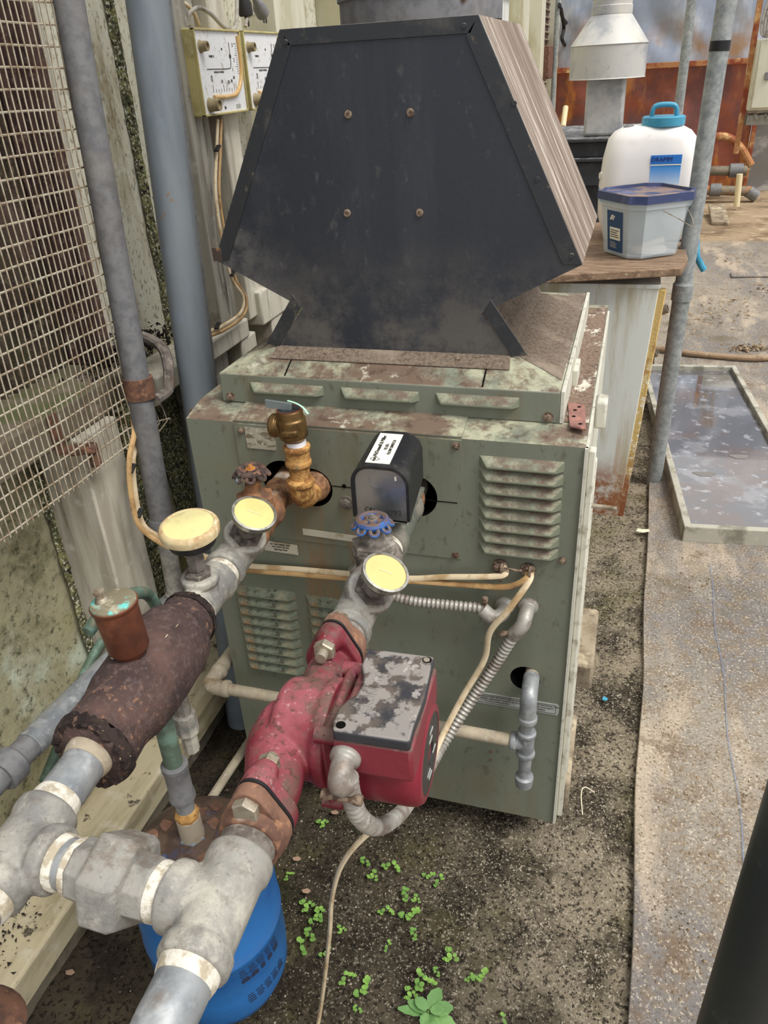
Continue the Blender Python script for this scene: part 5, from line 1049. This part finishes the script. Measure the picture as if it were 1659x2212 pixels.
# faces towards the camera: -local y (right) and -local x (left)
fl_n = -bdir(0); fr_n = -bdir(math.pi/2); fl_t = -bdir(math.pi/2)*-1; up_ = V3((0, 0, 1))
def onface(nrm, u, z, off=.0012):
    h = .086+(.100-.086)*(z-.802)/.128; t = V3((-nrm.y, nrm.x, 0)); return V3((BX, BY, 0))+nrm*(h+off)+t*u+V3((0, 0, z))
q = G(); q.prism([onface(fl_n, -.034, .812), onface(fl_n, .038, .812), onface(fl_n, .040, .924), onface(fl_n, -.036, .924)], fl_n*.0006); lb = obj('product_label', q, 'label_navy', bk)
tdir = V3((-fl_n.y, fl_n.x, 0))
q = G(); q.prism([onface(fl_n, -.022, .845, .002), onface(fl_n, .028, .845, .002), onface(fl_n, .028, .879, .002), onface(fl_n, -.022, .879, .002)], fl_n*.0004); obj('label_panel', q, 'label_white', lb)
q = G(); q.prism([onface(fl_n, -.022, .899, .002), onface(fl_n, -.014, .899, .002), onface(fl_n, -.004, .913, .002), onface(fl_n, -.012, .913, .002)], fl_n*.0004); q.prism([onface(fl_n, -.011, .899, .002), onface(fl_n, -.005, .899, .002), onface(fl_n, .004, .911, .002), onface(fl_n, -.002, .911, .002)], fl_n*.0004); obj('label_logo', q, 'label_white', lb)
for i in range(6): q = G(); q.prism([onface(fl_n, -.022, .822+.003*i, .002), onface(fl_n, .012-.004*(i % 3), .822+.003*i, .002), onface(fl_n, .012-.004*(i % 3), .8232+.003*i, .002), onface(fl_n, -.022, .8232+.003*i, .002)], fl_n*.0003); obj('label_line', q, 'label_silver', lb)
for i in range(4): q = G(); q.prism([onface(fl_n, -.018, .852+.006*i, .0026), onface(fl_n, .022-.004*(i % 3), .852+.006*i, .0026), onface(fl_n, .022-.004*(i % 3), .854+.006*i, .0026), onface(fl_n, -.018, .854+.006*i, .0026)], fl_n*.0003); obj('label_line', q, 'ink', lb)
q = G(); q.tube(sm([onface(fr_n, -.02, .930, .012), onface(fr_n, .03, .905, .022), onface(fr_n, .085, .876, .02), onface(fr_n, .094, .878, .010), onface(fr_n, .098, .90, -.01), onface(fr_n, .104, .93, -.06)], 8), .0013, 6); obj('wire_handle', q, 'bolt_zinc', bk)
q = G(); q.rod(onface(fr_n, .05, .880, .021), onface(fr_n, .082, .872, .021), .0001, 6)
q = G(); q.lathe((BX+.02, BY-.02, .808), (0, 0, 1), [(0, .055), (.012, .052), (.018, .03)], 12); q.lathe((BX+.03, BY-.03, .83), (.9, .3, .25), [(-.03, .008), (-.026, .011), (.03, .011), (.034, .008)], 14); obj('contents', q, 'pale_goods', bk)
# backpack sprayer
sp = thing('backpack_sprayer', 'white backpack sprayer tank with teal cap and handle', 'sprayer', (.382, 1.72, .798))
SX, SY = .380, 1.735
secs = [(.800, .118, .085, .03), (.806, .128, .095, .04), (.86, .144, .105, .05), (.95, .146, .105, .055), (1.03, .138, .100, .055), (1.085, .126, .092, .055), (1.105, .110, .078, .055), (1.118, .085, .060, .05), (1.122, .05, .045, .04)]
q = G(); q.loft([rrect(SX-.02*(z-.8), SY, z, hx, hy, r, 6, .10) for z, hx, hy, r in secs]); tk_ = obj('tank', q, 'sprayer_white', sp, smooth=60)
q = G(); q.loft([rrect(SX, SY, z, hx, hy, r, 6, .10) for z, hx, hy, r in ((.915, .1465, .1065, .055), (.917, .149, .108, .055), (.945, .149, .108, .055), (.948, .1465, .1065, .055))]); obj('base_skirt', q, 'teal', sp)
cxp = V3((SX+.022, SY-.01, 1.118))
q = G(); q.lathe(cxp, (0, 0, 1), [(0, .058), (.004, .062), (.024, .062), (.027, .058), (.027, .02)], 40); obj('cap', q, 'teal', sp)
for dy in (-.012, .016):
    q = G(); q.tube(sm([cxp+V3((-.036, dy, .024)), cxp+V3((-.032, dy, .048)), cxp+V3((-.018, dy, .056)), cxp+V3((.018, dy, .056)), cxp+V3((.032, dy, .048)), cxp+V3((.036, dy, .024))], 6), .0065, 10); obj('handle', q, 'teal', sp)
q = G(); q.lathe((SX-.075, SY-.02, 1.108), (0, 0, 1), [(0, .018), (.012, .016), (.018, .008)], 16); obj('vent_plug', q, 'galv_dark', sp)
fn = V3((math.sin(.10), -math.cos(.10), 0)); ft = V3((math.cos(.10), math.sin(.10), 0))
def sf(u, z, off=.002):
    hy = .1055 if z < .96 else .1055-(z-.96)*.06; return V3((SX-.028, SY, 0))+ft*u+fn*(hy+off)+V3((0, 0, z))
q = G(); q.prism([sf(.018, .930), sf(.102, .930), sf(.102, 1.046), sf(.014, 1.046)], fn*.0012); sl = obj('brand_label', q, 'label_blue', sp)
q = G(); q.prism([sf(.014, 1.022, .0033), sf(.102, 1.022, .0033), sf(.102, 1.046, .0035), sf(.014, 1.046, .0035)], fn*.0006); obj('label_header', q, 'label_blue_dark', sl)
q = G(); q.prism([sf(.014, 1.018, .0036), sf(.102, 1.018, .0036), sf(.102, 1.021, .0036), sf(.014, 1.021, .0036)], fn*.0004); obj('label_stripe', q, 'label_white', sl)
text('brand_text', 'DRAMM', .017, sf(.046, 1.034, .0048), ft, (0, 0, 1), 'ink_blue', sl)
q = G()
for (a, b) in (((.070, .890), (.085, .897)), ((.085, .897), (.098, .892)), ((.078, .882), (.085, .897)), ((.085, .897), (.089, .884)), ((.072, .899), (.080, .892)), ((.078, .879), (.100, .879)), ((.030, .885), (.031, .893))): q.rod(sf(a[0], a[1]+.062, .0036), sf(b[0], b[1]+.062, .0036), .0006, 5)
obj('label_sketch', q, 'ink', sl)
q = G(); q.lathe((SX-.142, SY-.03, .985), (-.9, -.4, 0), [(0, .012), (.008, .010)], 14); obj('side_boss', q, 'sprayer_white', sp)
q = G(); q.tube(sm([(.515, 1.74, .83), (.535, 1.70, .82), (0.544, 1.66, 0.76), (0.558, 1.66, 0.732), (0.573, 1.66, 0.71)], 5), .010, 10); obj('spray_wand', q, 'teal', sp)
# galvanized pole
gpz = thing('support_pole', 'tall galvanized support pole standing beside the water tray', 'pole', (.505, 1.56, 0))
q = G(); q.lathe((.503, 1.56, -.02), (.012, 0, 1), [(0, .0262), (.66, .0262), (.662, .0305), (.71, .0305), (.714, .027), (.72, .0252), (2.6, .0252)], 36); obj('tube', q, 'galv_pole', gpz)
q = G(); q.lathe(V3((.503, 1.56, -.02))+V3((.012, 0, 1)).normalized()*1.325, (.012, 0, 1), [(0, .0253), (0, .0262), (.024, .0262), (.024, .0253)], 36); obj('tape_band', q, 'tape_black', gpz)
# foreground black pole
q = G(); q.lathe((.548, -.47, 0), (.008, 0, 1), [(0, .052), (.975, .052), (.985, .049), (.988, .04)], 48); tag(obj('foreground_pole', q, 'pole_black'), 'thick dark grey pole close at the lower right corner', 'pole')

# ------------------------------------------------------------ water tray
tr = thing('water_tray', 'shallow wooden-framed black tray full of standing water', 'tray', (.75, 1.85, 0))
TM = Matrix.Rotation(math.radians(5.3), 4, 'Z'); TM.translation = V3((.583, 1.16, .012))
TWd, TL = .41, 1.47
def tbox(name, x0, x1, y0, y1, z0, z1, m, bev=.003):
    q = G(); q.bb(x0, x1, y0, y1, z0, z1); q.v = [tuple(TM @ V3(p)) for p in q.v]; return obj(name, q, m, tr, bevel=bev)
tbox('frame_side', 0, .022, 0, TL, 0, .055, 'tray_wood'); tbox('frame_side', TWd-.022, TWd, 0, TL, 0, .055, 'tray_wood')
tbox('frame_end', .0, TWd, -.001, .022, 0, .0555, 'tray_wood'); tbox('frame_end', .0, TWd, TL-.022, TL, 0, .0555, 'tray_wood')
tbox('liner', .022, TWd-.022, .022, TL-.022, .0, .012, 'tray_liner', 0)
q = G(); nx, ny = 24, 70
for j in range(ny+1):
    for i in range(nx+1):
        x = .022+(TWd-.044)*i/nx; y = .022+(TL-.044)*j/ny; q.v.append(tuple(TM @ V3((x, y, .034))))
for j in range(ny):
    for i in range(nx): a = j*(nx+1)+i; q.f.append((a, a+1, a+nx+2, a+nx+1))
obj('water', q, 'water', tr, smooth=180)
for (x, y, r) in ((.12, .40, .022), (.26, .55, .02)):
    q = G(); q.v = []; pts = [TM @ V3((x+r*1.5*math.cos(t)*(1+.3*math.sin(3*t)), y+r*math.sin(t)*(1+.2*math.cos(2*t)), .034)) for t in [i*.35 for i in range(18)]]; q.prism(pts, (0, 0, .0012)); obj('mud_patch', q, 'mud', tr)

# ------------------------------------------------------------ second heater with its flue
h2 = thing('second_heater', 'black second heater cabinet behind the white cabinet', 'heater', (.13, 2.8, 0))
for (x0, x1, y0, z0, z1) in ((-.12, .40, 2.45, 0, .86), (-.08, .37, 2.42, .86, .95), (-.10, .39, 2.40, .95, .965), (-.06, .35, 2.43, .965, 1.02), (-.09, .38, 2.40, 1.02, 1.035)):
    q = G(); q.bb(x0, x1, y0, 3.1, z0, z1); obj('cabinet_tier', q, 'heater_black', h2, bevel=.004)
f2 = thing('second_flue', 'pale galvanized flue with conical draft hood in the background', 'flue', (.195, 2.56, 1.035))
q = G(); q.bb(.122, .268, 2.48, 2.63, 1.035, 1.25); obj('duct', q, 'hood_grey', f2, bevel=.012)
q = G(); q.lathe((.192, 2.56, 1.232), (0, 0, 1), [(0, .140), (.001, .145), (.004, .1425), (.110, .1425), (.114, .146), (.118, .142), (.21, .074), (.212, .070)], 64); obj('cone', q, 'hood_grey', f2)
q = G(); q.lathe((.192, 2.56, 1.440), (0, 0, 1), [(0, .0715), (.003, .075), (.03, .075), (.033, .072), (.05, .072), (.052, .0745), (.056, .0745), (.058, .071), (.9, .071)], 48); obj('stack', q, 'hood_grey', f2)

# ------------------------------------------------------------ film wall at the back
def film(x0, x1, z0, z1, y, m, label, name, seed, amp=.05):
    q = G(); n = max(4, int((x1-x0)/.06)); k = max(4, int((z1-z0)/.06))
    for j in range(k+1):
        for i in range(n+1):
            x = x0+(x1-x0)*i/n; z = z0+(z1-z0)*j/k; e = min(1, 6*min(i/n, 1-i/n, j/k, 1-j/k)+.15)
            q.v.append((x, y+amp*e*(mnoise.noise((x*2.2+z*1.6, z*1.2-x, seed))+.4*mnoise.noise((x*7+z*5, z*3, seed))), z))
    for j in range(k):
        for i in range(n): a = j*(n+1)+i; q.f.append((a, a+1, a+n+2, a+n+1))
    return struct(obj(name, q, m, smooth=180), label)
film(-.7, 4.5, 1.20, 3.2, 8.52, 'film_silver', 'silvery plastic film wall above the orange rail', 'wall_back', 1, .10)
film(-.7, 1.42, 0, 1.20, 8.52, 'film_rust', 'rust-stained plastic film below the orange rail', 'wall_back_lower', 2)
film(1.46, 4.5, 0, .80, 8.52, 'film_grey', 'grey crumpled plastic film at the far right', 'wall_back_right', 3)
film(1.46, 4.5, .80, 1.20, 8.50, 'film_rust', 'rust-brown film strip behind the control cabinet', 'wall_back_strip', 4)
for i, (a, b, c, d) in enumerate(((-.7, 4.5, 1.175, 1.225), (1.42, 1.46, .0, 1.2), (1.46, 4.5, .775, .805))):
    q = G(); q.bb(a, b, 8.44, 8.5, c, d); struct(obj('trim_%d' % (i+1), q, 'rail_orange', bevel=.004))
q = G(); q.lathe((.5625, 5.0, 0), (0, 0, 1), [(0, .03), (3, .03)], 20); tag(obj('thin_pole', q, 'galv_pole'), 'thin grey pole in the background behind the sprayer', 'pole')
# control cabinet
cc = thing('control_cabinet', 'cream electrical control cabinet at the far right edge', 'control cabinet', (1.3, 6.05, .9))
q = G(); q.bb(1.085, 1.60, 6.0, 6.25, .90, 1.36); obj('box', q, 'panel_cream', cc, bevel=.012)
q = G(); q.bb(1.105, 1.59, 5.985, 6.0, .915, 1.345); obj('door', q, 'panel_cream', cc, bevel=.008)
q = G(); q.bb(1.165, 1.20, 5.97, 5.985, 1.10, 1.15); obj('latch', q, 'galv_dark', cc, bevel=.004)
q = G(); q.bb(1.05, 1.085, 6.1, 6.16, .6, 1.6); obj('mounting_post', q, 'rail_orange', cc)
q = G(); q.bb(1.10, 1.6, 6.02, 6.10, .885, .90); q.bb(1.10, 1.6, 6.05, 6.2, .80, .87); obj('cable_gutter', q, 'grey_wood', cc, bevel=.004)
q = G()
for i in range(5): q.rod((1.14+.07*i, 6.08, .9), (1.17+.07*i, 6.03, .84), .012, 6)
obj('cable_tails', q, 'cable_grey', cc)
q = G()
for k in range(3): q.tube(sm([(1.16+.03*k, 6.0, 1.75), (1.10+.02*k, 5.99, 1.55), (1.09+.02*k, 5.98, 1.42), (1.12+.01*k, 5.98, 1.375), (1.18, 5.98, 1.40), (1.20-.01*k, 5.99, 1.55), (1.22, 6.0, 1.75)]), .009, 6)
tag(obj('cable_coil', q, 'cable_grey'), 'coiled grey cable hanging above the control cabinet', 'cable')
# far pipework and bits on the ground
q = G(); q.rod((1.267, 7.3, 0.03), (1.249, 7.3, 0.31), .027, 14); tag(obj('stub_pipe', q, 'pvc_cream'), 'short cream pipe stub standing in the far dirt', 'pipe')
fpw = thing('pipe_manifold', 'old pipe manifold lying on the ground by the film wall', 'pipe manifold', (1.1, 7.8, 0))
q = G(); q.rod((.85, 7.75, .12), (1.42, 7.75, .10), .045, 14); obj('lower_pipe', q, 'pipe_old', fpw)
q = G(); q.rod((.9, 7.95, .27), (1.38, 7.95, .26), .045, 14); obj('upper_pipe', q, 'pipe_old', fpw)
q = G(); q.tube(sm([(.9, 8.1, .55), (1.15, 8.1, .56), (1.3, 8.05, .46), (1.42, 8.0, .3)]), .035, 10); obj('rust_pipe', q, 'rail_orange', fpw)
q = G(); q.lathe((1.05, 7.75, .115), (1, 0, 0), [(0, .06), (.1, .06)], 14); q.lathe((1.22, 7.95, .265), (1, 0, 0), [(0, .065), (.12, .065)], 14); q.lathe((1.40, 7.75, .10), (1, 0, -.6), [(0, .055), (.1, .055)], 14); obj('coupling', q, 'galv_dark', fpw)
q = G(); q.lathe((.92, 7.72, .0), (0, 0, 1), [(0, .07), (.22, .07), (.25, .1), (.3, .1)], 14); obj('valve', q, 'pipe_old', fpw)
q = G(); q.tube(sm([(1.72, 7.3, .03), (1.64, 7.35, .02), (1.66, 7.38, .12), (1.70, 7.4, .45)]), .05, 10); tag(obj('downspout', q, 'sprayer_white'), 'white drain pipe elbow at the far right', 'pipe')
q = G(); q.prism([(1.0, 6.5, 0), (1.14, 6.5, 0), (1.14, 6.5, .03), (1.0, 6.5, .03)], (0, .55, .06)); tag(obj('paving_slab', q, 'concrete', bevel=.006), 'pale paving slab on the ground behind the galvanized pole', 'slab')
q = G(); q.tube(sm([(0.515, 2.98, 0.03), (0.655, 2.927, 0.03), (0.821, 2.894, 0.03), (0.984, 2.889, 0.03), (1.15, 2.939, 0.03), (1.481, 2.855, 0.03)], 6), .014, 10); tag(obj('garden_hose', q, 'hose'), 'tan garden hose lying across the weed mat behind the tray', 'hose')
# wood scraps, dirt lumps, litter on the mat
q = G(); q.prism([(1.0, 4.55, .014), (2.6, 4.75, .014), (2.6, 4.85, .014), (1.0, 4.66, .014)], (0, 0, .012)); tag(obj('mat_fold', q, 'weed_mat', bevel=.004), 'folded edge of the weed mat beyond the hose', 'fold')
clump('dirt_pile', [(.92, 3.05, .02), (1.0, 3.08, .02)], (.04, .02, .008), 'soil_far', 'small heap of dry dirt beside the hose', 'dirt', 21, 120, (.006, .016), .6)
clump('dirt_pile', [(.95, 3.9, .02), (1.2, 4.2, .02), (.75, 3.6, .02), (1.3, 3.7, .02), (1.1, 5.1, .02)], (.12, .12, .005), 'soil_far', 'crumbs of dry dirt over the far weed mat', 'dirt', 22, 260, (.006, .018), .5)
def scrap(P, pts, m, label, cat, h=.002):
    P = V3(P); q = G(); q.prism([P+V3((x, y, 0)) for x, y in pts], (0, 0, h)); return tag(obj('litter', q, m, bevel=.0004), label, cat)
scrap((0.468, 1.196, 0.016), [(-.02, -.008), (.0, -.012), (.022, .0), (.018, .012), (.0, .008), (-.014, .01)], 'pale_scrap', 'torn cream paper scrap on the soil beside the mat edge', 'litter')
scrap((0.389, 0.417, 0.012), [(-.005, -.006), (.005, -.006), (.007, .0), (.0, .006), (-.005, .003)], 'teal', 'tiny turquoise scrap on the soil right of the boiler', 'litter', .003)
q = G(); q.tube(sm([(0.362, 0.077, 0.014), (0.356, 0.122, 0.02), (0.362, 0.143, 0.018), (0.382, 0.138, 0.014)]), .0011, 6); tag(obj('wire_bit', q, 'pale_scrap'), 'bent bit of white wire on the soil beside the boiler', 'wire')
for i, (u, v) in enumerate(((0, 0),)):
    pass
for P_, lab in (((-0.118, -0.036, 0.012), 'dry leaf on the soil beside the hanging conduit'), ((-0.111, -0.212, 0.012), 'dry leaf on the soil right of the blue tank'), ((-0.445, -0.452, 0.012), 'large curled dry leaf below the union'), ((-0.153, -0.154, 0.012), 'small dry leaf near the lower pump flange')):
    scrap(P_, [(-.008, 0), (-.003, -.005), (.006, -.004), (.010, .002), (.002, .006)], 'leaf_dry', lab, 'leaf', .001)
q = G(); q.rod((-0.282, 0.114, 0.02), (-0.429, -0.088, 0.03), .012, 10); q.v = q.v
q = G(); q.tube([(-.335, .32, .045), (-.36, -.02, .04), (-.38, -.30, .03)], .0095, 10); tag(obj('ground_tube', q, 'gas_pipe'), 'thin grey tube on the ground between beam and boiler', 'tube')
q = G(); q.lathe((-.30, -.80, .2), (.25, .35, 1), [(0, .045), (.28, .045), (.29, .03)], 24); tag(obj('rusty_canister', q, 'rust_iron'), 'rusty dark cylinder in the lower left corner', 'cylinder')

# ------------------------------------------------------------ weeds
def leaf(q, P, d, L_, wd, tilt, serr=False):
    P = V3(P); d = V3((d[0], d[1], 0)).normalized(); s_ = V3((-d.y, d.x, 0)); up_ = V3((0, 0, 1)); n = 7 if serr else 5; pts = []
    for i in range(n+1):
        t = i/n; ww = wd*math.sin(math.pi*min(1, t*.92+.04))**.7*(1 if not serr else (1+.12*(i % 2))); c = P+d*L_*t+up_*(tilt*L_*t*(1-.6*t))
        pts.append((c-s_*ww+up_*.12*ww, c, c+s_*ww+up_*.12*ww))
    k = len(q.v)
    for a in pts: q.v += [tuple(x) for x in a]
    for i in range(n): b = k+3*i; q.f += [(b, b+1, b+4, b+3), (b+1, b+2, b+5, b+4)]
kinds = []
for s_ in range(5):
    rnd = random.Random(40+s_); q = G()
    for b in range(rnd.randint(2, 4)):
        ox, oy = rnd.uniform(-.011, .011), rnd.uniform(-.011, .011)
        q.tube([(ox, oy, -.004), (ox, oy, .009)], .0005, 4)
        for k in range(rnd.randint(2, 4)):
            a = rnd.random()*6.28; leaf(q, (ox, oy, .009+.002*k), (math.cos(a), math.sin(a)), rnd.uniform(.0055, .0085), rnd.uniform(.0028, .004), .3)
    me = mesh_of('seedling', q, 180); me.materials.append(MATS['leaf']); kinds.append(me)
spots = [(-0.003, -0.145, 0.004), (0.031, -0.124, 0.004), (0.096, -0.118, 0.004), (0.114, -0.125, 0.004), (0.055, -0.173, 0.004), (0.085, -0.172, 0.004), (0.044, -0.208, 0.004), (0.079, -0.201, 0.004), (0.056, -0.265, 0.004), (0.09, -0.241, 0.004), (0.164, -0.258, 0.004), (0.212, -0.288, 0.004), (0.218, -0.279, 0.004), (0.117, -0.308, 0.004), (0.146, -0.296, 0.004), (0.114, -0.335, 0.004), (0.142, -0.316, 0.004), (-0.042, -0.306, 0.004), (-0.075, -0.247, 0.004), (-0.082, -0.297, 0.004), (-0.029, -0.262, 0.004), (0.013, -0.338, 0.004), (0.036, -0.348, 0.004), (0.264, -0.335, 0.004), (-0.03, -0.136, 0.004), (-0.106, -0.238, 0.004), (-0.155, -0.186, 0.004), (-0.082, -0.255, 0.004), (-0.089, -0.313, 0.004), (0.04, -0.387, 0.004), (-0.14, -0.064, 0.004)]
for i, P_ in enumerate(spots):
    o = bpy.data.objects.new('seedling', kinds[i % 5]); col.objects.link(o); o.location = (P_[0], P_[1], fl(P_[0], P_[1])); o.rotation_euler = (0, 0, i*1.3); k = 1.0+.25*math.sin(i*2.1); o.scale = (k, k, k)
    tag(o, 'tiny bright green weed seedling in the dark soil', 'seedling', 'weed seedlings on the soil')
wd_ = thing('leafy_weed', 'larger leafy green weed at the bottom edge of the soil', 'weed', (.15, -.365, 0))
B_ = V3((0.157, -0.366, 0.02)); wd_.location = (B_.x, B_.y, 0)
q = G(); q.tube([(B_.x, B_.y, -.005), (B_.x, B_.y, .03)], .0015, 6); obj('stem', q, 'leaf', wd_)
for (a, L_, wdt, z) in ((75, .036, .011, .028), (20, .036, .011, .03), (10, .022, .008, .034), (150, .024, .0085, .03), (165, .034, .008, .022), (185, .046, .007, .018), (-50, .03, .010, .026), (-100, .022, .007, .03), (-15, .045, .011, .024)):
    q = G(); leaf(q, (B_.x+.003*math.cos(math.radians(a)), B_.y+.003*math.sin(math.radians(a)), z), (math.cos(math.radians(a)), math.sin(math.radians(a))), L_, wdt, .25, True); obj('leaf', q, 'leaf_big', wd_, smooth=180)
